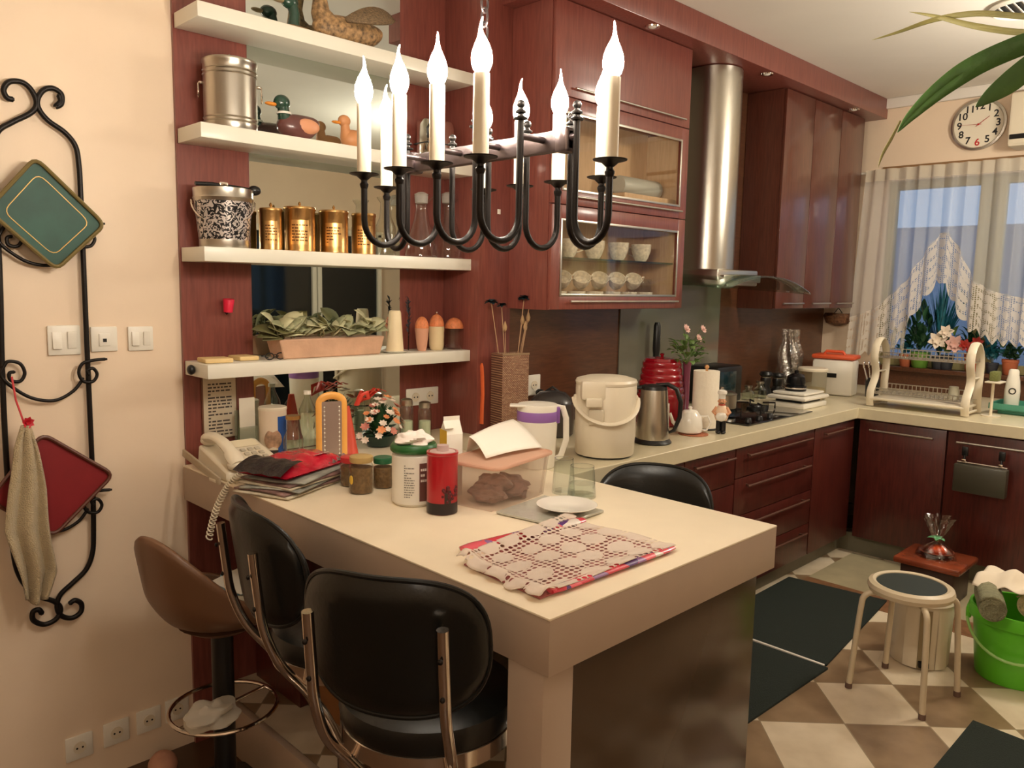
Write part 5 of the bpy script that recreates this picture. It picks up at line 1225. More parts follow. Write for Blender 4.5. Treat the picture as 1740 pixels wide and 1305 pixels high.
# silver plastic wrapped thing
c, r, h = stand(1345, 690, 52, 552)
c = at_y(1345, 560, -.40)
t = KT('wrapped_bottle', 'tall bottle wrapped in shiny clear cellophane, standing behind the scale', 'bottle', (c.x, -.40))
hh2 = c.z-.9
cel = mat('silver_cellophane', rgb(210, 205, 196), .12, metal=.9, alpha=.55, bump=1.0, bscale=38)
wr = MB(); rr = random.Random(8)
wr.grid(lambda u, v: ((.085*(1-.3*v)+.018*sin(9*2*PI*u+v*8)*v+.012*sin(5*2*PI*u))*(1 if v < .62 else (1-(v-.62)*2.0+max(0, v-.8)*2.4))*cos(2*PI*u), (.075*(1-.3*v)+.018*sin(7*2*PI*u+v*9)*v)*(1 if v < .62 else (1-(v-.62)*2.0+max(0, v-.8)*2.4))*sin(2*PI*u), .001+v*hh2), 60, 20, wrap=True)
obj('cellophane', wr, cel, t, angle=15)
obj('bottle_glass', MB().lathe([(.035, .002), (.037, .01), (.037, hh2*.45), (.014, hh2*.6), (.014, hh2*.78), (0, hh2*.78)], 20), mat('dark_bottle', rgb(60, 58, 52), .15), t)
# gourd-like brown net hanging in the corner
p = at_y(1412, 580, YP-.10)
t = thing('hanging_basket', 'small brown wicker basket hanging under the right wall cabinet', 'basket', (p.x, YP-.14, 1.40))
bk = MB(); bk.lathe([(.02, -.07), (.08, -.05), (.10, 0), (.09, .02)], 24, caps=False); obj('weave', bk, mat('brown_wicker', rgb(110, 72, 44), .7, var=.5, vscale=60, bump=.8, bscale=90), t, solid=.006)
obj('hook', MB().tube([(-.08, 0, .015), (0, 0, .06), (.08, 0, .015)], .003, 6), M['iron'], t)

# ---- cups inside the glass cabinet
cupm = mat('floral_porcelain', rgb(236, 222, 200), .2, coat=.4, var=.22, vscale=70)
def cup(name, label, loc, rz, r=.043, h=.062, tilt=0, grp='floral cups in the glass cabinet'):
    t = thing(name, label, 'cup', loc, group=grp, rot=(0, tilt, rz))
    obj('bowl', MB().lathe([(0, .001), (r*.5, .001), (r*.72, h*.2), (r*.95, h*.6), (r, h), (r*.94, h), (r*.86, h*.5), (0, h*.15)], 24), cupm, t)
    obj('handle', MB().tube([(r*.9, 0, h*.85), (r*1.45, 0, h*.85), (r*1.5, 0, h*.45), (r*.85, 0, h*.3)], .003, 6), cupm, t); return t
zc = 1.4965
n_ = 0; first = None
words = ['first', 'second', 'third', 'fourth', 'fifth', 'sixth']
for i in range(6):
    x = cx0+.16+.135*i; l = 'upright floral cup, %s from the left in the bottom row of the glass cabinet' % words[i]
    if first is None: first = cup('tea_cup', l, (x, -.42, zc), rad(10))
    else: dup(first, (x, -.42, zc), rad(10+7*i), l)
for i in range(5):
    x = cx0+.18+.135*i; l = 'tilted floral cup stacked on the bottom row, %s from the left' % words[i]
    d = dup(first, (x, -.42, zc+.085), 0, l, 'tilted cups stacked in the glass cabinet'); d.rotation_euler = (rad(42), rad(-14), rad(-20))
firstb = None
for i in range(4):
    x = cx0+.25+.19*i; l = 'white handled bowl, %s from the left on the glass shelf' % words[i]
    if firstb is None: firstb = cup('sugar_bowl', l, (x, -.40, 1.7135), rad(-30), .052, .088, 0, 'white bowls on the glass shelf')
    else: dup(firstb, (x, -.40, 1.7135), rad(-30+40*i), l)
t = thing('glass_pitcher', 'glass jug behind the last cup in the glass cabinet', 'jug', (cx0+.945, -.33, zc))
obj('jug_glass', MB().lathe([(.04, 0), (.05, .04), (.04, .1), (.045, .13)], 24, caps=False), gl, t)
obj('handle', MB().tube([(.045, 0, .12), (.075, 0, .1), (.05, 0, .04)], .004), gl, t)
t = thing('rolled_paper', 'grey rolled package lying in the upper glass compartment', 'roll', (cx1-.30, -.37, 2.10), rad(0))
t2 = MB().lathe([(.0, -.16), (.045, -.16), (.047, -.155), (.047, .155), (.045, .16), (0, .16)], 28, (0, 0, 0), Matrix.Rotation(PI/2, 3, 'Y')); obj('roll_body', t2, mat('grey_wrap', rgb(176, 178, 170), .4), t)
obj('roll_end', MB().lathe([(.0, 0), (.026, 0), (.026, .006), (0, .006)], 20, (.161, 0, 0), Matrix.Rotation(PI/2, 3, 'Y')), mat('dark_end', rgb(96, 92, 88), .5), t)
t.location = (cx1-.24, -.38, 2.04+.0475)
# ================================================================ STOOLS
M['seatbrown'] = mat('brown_leatherette', rgb(118, 84, 60), .42, coat=.15)
def black_stool(label, x, y, rz, fl, seat):
    """faces +x before rotation; seat = height of the seat top above the floor"""
    t = thing('bar_stool', label, 'stool', (x, y, fl), rz, 'black round bar stools with curved backs'); R = .205
    st = seat
    obj('seat', MB().lathe([(R*.9, st-.075), (R, st-.068), (R+.006, st-.04), (R, st-.015), (R*.86, st-.001), (R*.5, st+.004), (0, st+.005)], 48), M['leather'], t)
    obj('seat_band', MB().lathe([(R*.99, st-.115), (R*1.01, st-.11), (R*1.01, st-.072), (R*.97, st-.068)], 48, caps=False), M['chrome'], t)
    obj('seat_plate', MB().lathe([(0, st-.112), (R*.98, st-.112), (R*.98, st-.108), (0, st-.108)], 40), M['black'], t)
    # curved padded back
    W, zc_, Hh = .208, st+.205, .155
    def bk(u, v, o=0):
        a = sin((u-.5)*PI); x_ = -R-.045+.085*a*a; yy = a*W
        q = Hh*max(0, 1-abs(a)**3.4)**(1/2.6); z_ = zc_+q*(2*v-1)
        return (x_-.05*((z_-st)/.36)+o, yy, z_)
    mb = MB(); n, k = 36, 12
    def th(u, v):
        a = abs(2*u-1); b_ = abs(2*v-1); return .019*math.sqrt(max(0, 1-a**8))*math.sqrt(max(0, 1-b_**6))
    A = [[mb._v(bk(i/n, j/k, th(i/n, j/k))) for j in range(k+1)] for i in range(n+1)]
    B_ = [[mb._v(bk(i/n, j/k, -th(i/n, j/k))) for j in range(k+1)] for i in range(n+1)]
    for i in range(n):
        for j in range(k):
            mb.bm.faces.new((A[i][j], A[i+1][j], A[i+1][j+1], A[i][j+1])); mb.bm.faces.new((B_[i][j], B_[i][j+1], B_[i+1][j+1], B_[i+1][j]))
    bmesh.ops.remove_doubles(mb.bm, verts=mb.bm.verts, dist=.0008)
    obj('backrest', mb, M['leather'], t, angle=70)
    # piping round the back
    ed = [bk(i/n, 1) for i in range(n+1)]+[bk(1-i/n, 0) for i in range(n+1)]
    obj('piping', MB().tube(ed, .006, 8, closed=True), M['leather'], t)
    for s_ in (-1, 1):
        y_ = s_*.145
        pts = [(-R-.100, y_, st+.275), (-R-.088, y_, st+.16), (-R-.075, y_, st+.07), (-R-.035, y_*.98, st-.03), (-R+.03, y_*.85, st-.12), (-R*.5, y_*.6, st-.23), (-.04, y_*.25, st-.36)]
        q = []
        for a, b, c_, d in zip([pts[0]]+pts, pts, pts[1:], pts[2:]+[pts[-1]]):
            for k_ in range(6):
                u = k_/6; q.append(tuple(.5*(2*b[i]+(c_[i]-a[i])*u+(2*a[i]-5*b[i]+4*c_[i]-d[i])*u*u+(3*b[i]-a[i]-3*c_[i]+d[i])*u**3) for i in range(3)))
        q.append(pts[-1])
        tb = obj('back_tube', MB().tube(q, .0125, 12), M['chrome'], t)
        for z_ in (.215, .13): obj('screw', MB().sphere((-R-.112+(.0 if z_ > .2 else .014), y_, st+z_), (.005, .006, .006), 10, 6), M['iron'], tb)
    obj('column', MB().lathe([(.03, .03), (.03, st*.55), (.022, st*.56), (.022, st-.12), (.06, st-.113)], 28), M['chrome'], t)
    obj('base', MB().lathe([(.20, .0), (.205, .004), (.19, .012), (.06, .03), (.035, .05), (0, .05)], 44), M['chrome'], t)
    obj('footrest', MB().tube([(.16*cos(2*PI*k_/36)+.03, .16*sin(2*PI*k_/36), .26) for k_ in range(36)], .009, 8, closed=True).tube([(.03, .0, .26), (.19, 0, .26)], .008).tube([(-.13, 0, .26), (-.03, 0, .26)], .008), M['chrome'], t)
    return t
black_stool('front black bar stool with chrome back tubes, nearest the camera', 1.13, -1.50, rad(30), DF, .845)
black_stool('black bar stool between the brown stool and the nearest black stool', 1.20, -1.04, rad(-10), DF, .845)
black_stool('black bar stool on the kitchen side, only its back rim showing above the table', 2.12, -1.385, rad(204), KF, .58)

# brown bucket stool
t = thing('bucket_stool', 'brown leatherette bucket stool on a dark column by the left wall', 'stool', (1.12, -.40, DF), rad(12))
Rb = .20; sz = .70
def shell(u, v, o=0):
    a = 2*PI*u; rr_ = Rb*(.06+.94*min(1, v*1.5)**.75); back = max(0, -cos(a))**1.9; side = abs(sin(a))**3
    rise = max(0, (v-.5)/.5); z = sz-.035*(1-v)+rise**1.15*(.30*back+.05*side)
    k = 1+.28*rise*back+.05*rise*side
    return (rr_*k*cos(a), rr_*k*1.05*sin(a), z+o)
mb = MB().grid(lambda u, v: shell(u, v), 48, 16, wrap=True)
obj('seat_shell', mb, M['seatbrown'], t, solid=.028, sub=1)
obj('seat_cup', MB().lathe([(.05, sz-.10), (.10, sz-.08), (.14, sz-.055), (0, sz-.05)], 28), M['seatbrown'], t)
obj('column', MB().lathe([(.036, .02), (.036, sz-.10), (.05, sz-.09)], 28), M['black'], t)
obj('footrest', MB().tube([(.175*cos(2*PI*k/40)+.0, .175*sin(2*PI*k/40)-.0, .33) for k in range(40)], .007, 8, closed=True).tube([(.034, 0, .33), (.175, 0, .33)], .006).tube([(-.034, 0, .33), (-.175, 0, .33)], .006), M['chrome'], t)
obj('base', MB().lathe([(.19, 0), (.195, .004), (.18, .012), (.05, .03), (0, .03)], 40), M['black'], t)
t = thing('magazine_pile', 'untidy pile of leaflets lying on the brown stool', 'magazines', (1.17, -.42, DF+sz+.040), rad(20)); t.rotation_euler = (rad(4), rad(-6), rad(20))
for k in range(4):
    a_ = rad((-20, 15, 40, -5)[k]); R_ = Matrix.Rotation(a_, 3, 'Z')
    obj('leaflet', MB().box((.01*k, .01*(k % 2), .004+.005*k), (.20-.02*k, .15, .003), 0, R_), [mat('blue_white_leaflet', rgb(180, 186, 196), .4, var=.5, vscale=18), papm[0], mat('teal_leaflet', rgb(110, 150, 160), .4, var=.5, vscale=14), M['white']][k], t, smooth=False)
t = thing('plastic_bag', 'crumpled white plastic bag resting on the brown stool footrest', 'bag', (1.03, -.50, DF+.338), 0)
crumple('bag_body', hazy('bag_plastic', rgb(230, 222, 206), .85), t, (0, 0, .035), (.085, .065, .034), 31, .6, 36)
t = thing('fabric_ball', 'pale pinkish ball on the floor under the brown stool', 'ball', (1.03, -.37, DF+.0505), 0)
t.location = (1.0, -.15, DF+.0505)
crumple('ball', mat('pinkish_cloth', rgb(190, 140, 116), .8, var=.15, vscale=14), t, (0, 0, 0), (.05, .05, .05), 40, .08, 24)

# ================================================================ LEFT WALL
def W(px, py, o=.02): return at_y(px, py, -o)
def wsw(px, py, w_, h_, label, n, kind, name, grp):
    p = at_y(px, py, 0); return socket((p.x, -.0002, p.z), w_, h_, label, n, kind, name, grp)
wsw(108, 578, .098, .098, 'white double light switch left of the rack bar', 2, 'switch', 'light_switch', 'white switches on the cream wall')
wsw(176, 576, .085, .085, 'white telephone jack plate between the two light switches', 1, 'jack', 'phone_jack', None)
wsw(238, 575, .085, .085, 'white double light switch nearest the red shelf unit', 2, 'switch', 'light_switch', 'white switches on the cream wall')
for i, (px, py) in enumerate(((134, 1268), (197, 1243), (252, 1222), (300, 1203))):
    wsw(px, py, .088, .088, ('leftmost socket of the low row near the floor', 'second socket from the left in the low row near the floor', 'third low wall socket with a dark plug hole', 'rightmost low wall socket, behind the brown stool')[i], 1, 'socket', 'wall_socket', 'low wall sockets above the floor')
# wrought iron plate rack
org_ = W(80, 600)
t = thing('plate_rack', 'tall black wrought iron wall rack with scroll ends', 'rack', (org_.x, -.02, org_.z))
def wp(px, py, o=.02):
    q = at_y(px, py, -o); return (q.x-org_.x, q.y+.02, q.z-org_.z)
def spline(pts, n=8):
    q = []
    for a, b, c_, d in zip([pts[0]]+pts, pts, pts[1:], pts[2:]+[pts[-1]]):
        for k_ in range(n):
            u = k_/n; q.append(tuple(.5*(2*b[i]+(c_[i]-a[i])*u+(2*a[i]-5*b[i]+4*c_[i]-d[i])*u*u+(3*b[i]-a[i]-3*c_[i]+d[i])*u**3) for i in range(len(b))))
    q.append(pts[-1]); return q
def rod(name, pxs, r=.0075, o=.02, tip=True):
    pts = spline([wp(*p, o) for p in pxs]); return obj(name, MB().tube(pts, [r*(.65 if tip and (i < 2 or i > len(pts)-3) else 1) for i in range(len(pts))], 10, flat=(1, 1)), M['iron'], t)
rod('side_bar', [(88, 170), (97, 174), (92, 182), (79, 174), (85, 158), (99, 160), (103, 172), (95, 181), (104, 176), (104, 160), (90, 150), (74, 153), (64, 168), (66, 185), (82, 205), (110, 225), (128, 248), (134, 280), (137, 330), (144, 500), (150, 640), (157, 800), (159, 900), (157, 940), (146, 968), (124, 990), (103, 1010), (97, 1030), (104, 1046), (122, 1050), (137, 1040), (138, 1026), (127, 1020), (117, 1027)][5:], .0085)
rod('side_bar', [(22, 162), (29, 156), (28, 147), (18, 143), (9, 150), (10, 162), (24, 169), (12, 166), (6, 152), (16, 139), (38, 140), (54, 154), (62, 176), (52, 192), (20, 208), (-4, 224), (-14, 260), (-8, 330), (0, 480), (4, 640), (12, 800), (22, 930), (34, 980), (60, 1010), (92, 1022), (103, 1035), (95, 1052), (75, 1061), (57, 1054), (56, 1040), (66, 1036), (72, 1044)][6:], .0085)
def holder(y0, dx=0):
    # swag between the bars with a curl at each end
    rod('plate_holder', [(8+dx, y0-14), (16+dx, y0-20), (34+dx, y0-16), (42+dx, y0), (34+dx, y0+14), (18+dx, y0+12), (16+dx, y0), (26+dx, y0-2)][::-1]+[(2+dx, y0+6), (30+dx, y0+30), (60+dx, y0+44), (95+dx, y0+46), (125+dx, y0+30), (142+dx, y0+8)], .0055, .026)
    rod('plate_holder', [(182+dx, y0-24), (160+dx, y0-22), (140+dx, y0-16), (134+dx, y0), (142+dx, y0+14), (158+dx, y0+14), (165+dx, y0+2), (158+dx, y0-8), (148+dx, y0-4), (152+dx, y0+4)], .0055, .034)
holder(404, -4); holder(634, 0); holder(856, 8)
# trays
def tray(px, pts, label, m_, rim, line):
    q = [at_y(*p, -.06) for p in pts]; cen = sum(q, Vector())/4
    t = thing('square_tray', label, 'tray', (cen.x, -.045, cen.z), group='square trays on the wall rack', rot=(rad(0), 0, 0))
    def poly(s_): return [((v-cen).x*s_, (v-cen).z*s_) for v in q]
    R_ = Matrix.Rotation(PI/2, 3, 'X')
    def rnd(pl, f=.12):
        out = []
        for i in range(4):
            a, b, c_ = Vector(pl[i-1]), Vector(pl[i]), Vector(pl[(i+1) % 4])
            p0, p1 = b.lerp(a, f), b.lerp(c_, f)
            for k in range(5): u = k/4; out.append(tuple(p0*(1-u)**2+b*2*u*(1-u)+p1*u*u))
        return out
    obj('tray_base', MB().prism(rnd(poly(1)), .0, .012, R_), m_, t)
    rp = rnd(poly(1), .12); obj('rim', MB().tube([(x, -.016, z) for x, z in rp], .0065, 8, closed=True), rim, t)
    if line: obj('gold_line', MB().tube([(x, -.0125, z) for x, z in rnd(poly(.74), .16)], .0016, 6, closed=True), line, t)
    return t
gold = mat('worn_gold', rgb(186, 150, 84), .4, metal=.4)
tray(0, [(60, 268), (178, 382), (96, 458), (-22, 356)], 'dark green square tray with gold lines hung cornerwise', mat('green_lacquer', rgb(32, 76, 62), .55, coat=0, var=.3, vscale=7), mat('gold_green_rim', rgb(120, 104, 60), .4, metal=.2), gold)
tray(0, [(72, 737), (193, 806), (92, 910), (-20, 850)], 'dark red square tray hung cornerwise behind the towel', mat('red_lacquer', rgb(132, 24, 30), .55, coat=0, var=.1, vscale=7), mat('brown_rim', rgb(96, 52, 36), .4), None)
# towel on a red loop
tw_ = W(45, 730, .07)
t = thing('hand_towel', 'beige terry hand towel hanging from the rack by a red loop', 'towel', (tw_.x, -.075, tw_.z))
pxs = {0: (36, 48, 722), .12: (22, 60, 760), .35: (12, 74, 830), .6: (8, 82, 900), .82: (26, 90, 965), 1: (38, 72, 1012)}
ks = sorted(pxs)
def tf(u, v):
    for a, b in zip(ks, ks[1:]):
        if v <= b: break
    s_ = (v-a)/(b-a); A, B_ = pxs[a], pxs[b]; l, r_, y_ = [A[i]+(B_[i]-A[i])*s_ for i in range(3)]
    w2_ = u+.04*sin(8*v); p = at_y(l+(r_-l)*w2_, y_+(10*sin(PI*u) if v > .9 else 0), -.075)
    return (p.x-tw_.x, -.012-.016*sin(u*4*PI+1.5*v)*(.3+v)-.01*v+.0, p.z-tw_.z)
obj('towel_cloth', MB().grid(tf, 30, 40), mat('terry_cloth', rgb(206, 184, 144), .95, bump=1, bscale=260, var=.08, vscale=30, sheen=.3), t, solid=.010)
q0, q1 = W(20, 640, .055), W(42, 722, .08)
obj('loop', MB().tube([tuple(q0-Vector((tw_.x, -.075, tw_.z))), tuple(W(27, 680, .07)-Vector((tw_.x, -.075, tw_.z))), tuple(q1-Vector((tw_.x, -.075, tw_.z)))], .003, 6), mat('red_cord', rgb(206, 56, 60), .6), t)
rs = MB(); cc = W(46, 718, .085)-Vector((tw_.x, -.075, tw_.z)); petals(rs, cc, .022, 7, .5, Vector((.2, -1, .1)), .7); petals(rs, cc, .014, 6, .9, Vector((.2, -1, .1)), .8, 1)
obj('bow', rs, mat('red_bow', rgb(196, 34, 48), .5), t)
# ================================================================ WINDOW SIDE
# sheer curtain with lace hem, gathered, opened as an inverted V
def sheermat():
    m = hazy('sheer_voile', rgb(232, 230, 226), .46); return m
sheer = sheermat()
lace2 = lacemat('curtain_lace', rgb(238, 228, 214), 96, .34, .9)
zt = 2.425
def hem(y):   # height of the lower hem along the curtain (y falls to the right)
    return pw(y, [(-.50, 1.10), (-.545, 1.116), (-.759, 1.195), (-.856, 1.24), (-.912, 1.364), (-.969, 1.52), (-1.08, 1.69), (-1.11, 1.69), (-1.187, 1.557), (-1.275, 1.39), (-1.44, 1.30), (-1.6, 1.29), (-2.4, 1.29)])
def top_(y): return pw(y, [(-.50, 1.37), (-.71, 1.47), (-.878, 1.66), (-.999, 1.868), (-1.07, 1.98), (-1.12, 1.98), (-1.211, 1.86), (-1.287, 1.67), (-1.414, 1.60), (-1.578, 1.56), (-2.4, 1.56)])
def pw(y, q):
    for (a, za), (b, zb) in zip(q, q[1:]):
        if y >= b: return za+(zb-za)*(a-y)/(a-b)
    return q[-1][1]
t = thing('lace_curtain', 'sheer white curtain with scalloped lace hem over the window', 'curtain', (XW-.14, -.55, 0))
def cur(u, v, lo, hi):
    y = -.56-1.64*u; z_ = lo(y)+(hi(y)-lo(y))*v; fl = .012+.006*(1-v); x = fl*sin(u*2*PI*17)+.006*sin(u*2*PI*7+1)
    yo = -.06*((2.42-z_)/1.35)*(1-min(1, u*5)) * -1
    return (x, y+yo+.55+.006*cos(u*2*PI*22), z_)
LH = .27
uvgrid('sheer_cloth', lambda u, v: cur(u, v, lambda y: top_(y)-.01, lambda y: zt), 420, 14, sheer, t, (6, 2))
def sc_(y): return hem(y)-.045*abs(sin(y*2*PI*7.5))
uvgrid('lace_hem', lambda u, v: cur(u, v, sc_, lambda y: top_(y)), 420, 10, lace2, t, (1.64, .27))
uvgrid('heading_tape', lambda u, v: (cur(u, 1, hem, lambda y: zt)[0]-.003, cur(u, 1, hem, lambda y: zt)[1], zt-.075+.08*v), 420, 2, hazy('heading_tape', rgb(226, 216, 198), .85), t)
obj('curtain_rod', MB().tube([(.03, .04, zt-.01), (.03, -2.4, zt-.01)], .008, 8), M['white'], t)
# clock
p = at_x(1662, 211, XW-.03); d = (p-CAM).dot(_f)
R_ = .155
t = thing('wall_clock', 'round white wall clock with silver rim and red hands', 'clock', (XW-.0005, p.y, p.z), rot=(0, 0, -PI/2))
X90 = Matrix.Rotation(PI/2, 3, 'X')
obj('rim', MB().lathe([(R_*1.0, 0), (R_*1.06, .012), (R_*1.06, .028), (R_*.98, .032), (R_*.94, .024)], 56, (0, 0, 0), X90, caps=False), M['alu'], t)
obj('dial', MB().lathe([(0, .0), (R_*.99, 0), (R_*.99, .018), (0, .018)], 56, (0, 0, 0), X90), mat('clock_dial', rgb(236, 226, 204), .5), t)
rdp = mat('red_print', rgb(196, 40, 40), .5)
for k in range(1, 13):
    a = PI/2-2*PI*k/12; text('numeral', str(k), R_*.40, rdp if k == 6 else M['black'], t, (R_*.74*cos(a), -.0186, R_*.74*sin(a)), (PI/2, 0, 0))
def hand(name, a, L, w_, y_):
    a = PI/2-a; obj(name, MB().tube([(-.018*cos(a), y_, -.018*sin(a)), (L*cos(a), y_, L*sin(a))], [w_, w_*.6], 8, flat=(.5, 1)), mat('red_hand_'+name, rgb(172, 44, 36), .5), t)
hand('hour_hand', 2*PI*(1.78/12), R_*.50, .004, -.022); hand('minute_hand', 2*PI*(45.5/60), R_*.72, .003, -.025)
obj('pin', MB().sphere((0, -.025, 0), (.006, .004, .006)), rdp, t)
# air conditioner edge
t = thing('air_conditioner', 'beige wall air conditioner cut by the right edge, over the window', 'air conditioner', (XW-.0005, -1.43, 2.49))
obj('case', MB().b2((-.20, -.9, .0), (0, 0, .33), .02), M['beigep'], t)
obj('air_slot', MB().b2((-.204, -.88, .045), (-.19, -.012, .075), .004), M['black'], t)
obj('louvre', MB().box((-.195, -.45, .03), (.012, .84, .028), .003), M['beigep'], t)
# ceiling vent top right
p = at_z(1712, 2, ZC); 
t = thing('ceiling_vent', 'round slatted grille on the ceiling at the top right', 'vent', (p.x+.12, p.y-.06, ZC-.0005))
obj('rim', MB().lathe([(.16, 0), (.17, -.012), (.15, -.022), (.14, -.01)], 40, caps=False), M['white'], t)
obj('backing', MB().cyl((0, 0, -.003), .15, .004), M['black'], t)
for k in range(7): y_ = -.105+.035*k; obj('slat', MB().box((0, y_, -.012), (2*math.sqrt(.145**2-y_*y_), .012, .003), 0, Matrix.Rotation(.5, 3, 'X')), M['white'], t)

# ---- dish rack on the window worktop
t = thing('dish_rack', 'two-tier dish rack with cream plastic ends and wire shelves', 'dish rack', (0, 0, TZ+.006))
pL, pR = at_z(1484, 702, .9), at_z(1640, 712, .9)
xr = 4.86
yL, yR = at_x(1478, 690, xr).y, at_x(1640, 700, xr).y
dl = .26
for y_ in (yL, yR):
    s_ = MB(); prof = [(xr, 0), (xr-.012, .05), (xr+.0, .10), (xr+.045, .16), (xr+.05, .21), (xr+.02, .28), (xr+.03, .35), (xr+.08, .395), (xr+.13, .39), (xr+.19, .33), (xr+.21, .24), (xr+.20, .12), (xr+.22, 0)]
    s_.tube([(x, y_, z) for x, z in spline(prof, 6)], .012, 10, flat=(.7, 1.9)); s_.tube([(xr, y_, .012), (xr+.22, y_, .012)], .008)
    s_.tube([(xr+.05, y_, .2), (xr+.20, y_, .2)], .006)
    obj('end_frame', s_, M['beigep'], t)
def wire(z, x0_, x1_, w_=.0022):
    mb = MB()
    for x in (x0_, x1_, (x0_+x1_)/2): mb.tube([(x, yL, z), (x, yR, z)], .003, 6)
    n = 22
    for k in range(n+1): y_ = yL+(yR-yL)*k/n; mb.tube([(x0_, y_, z+.03), (x0_, y_, z), (x1_, y_, z), (x1_, y_, z+.045)], w_, 5)
    mb.tube([(x0_, yL, z+.03), (x0_, yR, z+.03)], .003, 6); mb.tube([(x1_, yL, z+.045), (x1_, yR, z+.045)], .003, 6); return mb
obj('wire_shelf', wire(.075, xr+.005, xr+.20), M['alu'], t); obj('wire_shelf', wire(.29, xr+.03, xr+.19), M['alu'], t)
obj('drip_tray', MB().b2((xr-.02, yR, .035), (xr+.22, yL, .05), .006), M['beigep'], t)
gc = hazy('clear_tableware', rgb(200, 196, 180), .35)
for i, (k, z_, l, r__) in enumerate(((.12, .295, 'glass plate standing at the left of the upper rack tier', .085), (.22, .295, 'second glass plate on the upper rack tier', .08))):
    t2 = obj('glass_plate', MB().lathe([(0, -.004), (r__*.6, -.003), (r__, .006), (r__, .009), (r__*.6, .001), (0, 0)], 32, (0, 0, 0), Matrix.Rotation(PI/2, 3, 'X') @ Matrix.Rotation(.25, 3, 'Y')), gc); t2.location = (xr+.11, yL+(yR-yL)*k, TZ+z_+r__+.012); tag(t2, l, 'plate', 'glass plates in the dish rack')
t2 = obj('plastic_cup', MB().lathe([(.032, .0), (.030, .004), (.024, .07), (0, .072)], 24), mat('grey_cup', rgb(166, 160, 138), .5)); t2.location = (xr+.09, yL+(yR-yL)*.82, TZ+.0848); tag(t2, 'grey cup upside down on the lower rack tier', 'cup')
# grey-green mug hung outside right end
c = at_z(1655, 672, 1.02)
t2 = thing('scouring_pad_holder', 'small cream side tray with green sponge at the rack right end', 'holder', (xr+.16, yR-.085, TZ))
obj('tray', MB().b2((-.06, -.05, .19), (.06, .03, .20), .004), M['beigep'], t2)
lab(obj('sponge', MB().b2((-.04, -.03, .2005), (.03, .015, .255), .008), mat('green_sponge', rgb(122, 126, 70), .9, bump=.8, bscale=200), t2), 'green sponge')
obj('stand', MB().tube([(0, 0, .0), (0, 0, .19)], .008).lathe([(.05, 0), (.05, .006), (0, .006)], 20), M['beigep'], t2)
# knives in a block left of the rack
for i, (dx, l) in enumerate(((0, 'steel spoon leaning out of the holder left of the dish rack'), (.03, 'steel fork leaning out of the holder left of the dish rack'))):
    pass
t = thing('cutlery_holder', 'dark cup of steel cutlery between food bin and dish rack', 'cutlery', (5.30, -.90, TZ))
obj('cup', MB().lathe([(.04, 0), (.045, .12), (.042, .12), (.038, .004)], 24), M['black'], t)
for k in range(4): obj('utensil', MB().tube([(.01*k-.015, .0, .02), (.03*k-.05, .04-.02*k, .19)], .005).sphere((.03*k-.052, .042-.02*k, .21), (.014, .006, .024)), M['chrome'], t)
# sink, soap bottle, green tray
t = thing('soap_tray', 'turquoise plastic tray beside the sink at the right edge', 'tray', (5.28, -1.745, TZ))
tq = mat('turquoise_plastic', rgb(74, 146, 122), .4)
obj('tray_body', MB().b2((-.12, -.12, .02), (.12, .12, .028), .003).b2((-.13, -.13, .028), (-.122, .13, .06)).b2((.122, -.13, .028), (.13, .13, .06)).b2((-.122, .122, .028), (.122, .13, .06)).b2((-.122, -.13, .028), (.122, -.122, .06)), tq, t)
for a_ in (-.08, .08): obj('foot', MB().box((a_, 0, .010), (.03, .18, .02), .003), tq, t)
t = thing('soap_bottle', 'white squeeze bottle with round dark logo in the turquoise tray', 'bottle', (5.27, -1.70, TZ+.0285), face_cam((5.27, -1.7)))
obj('body', MB().lathe([(.034, 0), (.038, .006), (.040, .10), (.034, .16), (.028, .19), (.026, .215), (.02, .225), (0, .225)], 28, sy=.7), M['white'], t)
obj('logo_ring', MB().tube([(.0+.016*cos(a), -.0275, .10+.016*sin(a)) for a in [2*PI*k/20 for k in range(20)]], .003, 6, closed=True), M['black'], t)
t = thing('kitchen_sink', 'steel sink rim let into the window worktop at the right edge', 'sink', (5.25, -2.28, TZ))
obj('rim', MB().b2((-.24, -.36, 0), (.24, .36, .004), .001), M['steel'], t); obj('bowl', MB().b2((-.19, -.30, .0045), (.19, .30, .006)), mat('dark_bowl', rgb(90, 88, 80), .3, metal=.8), t)
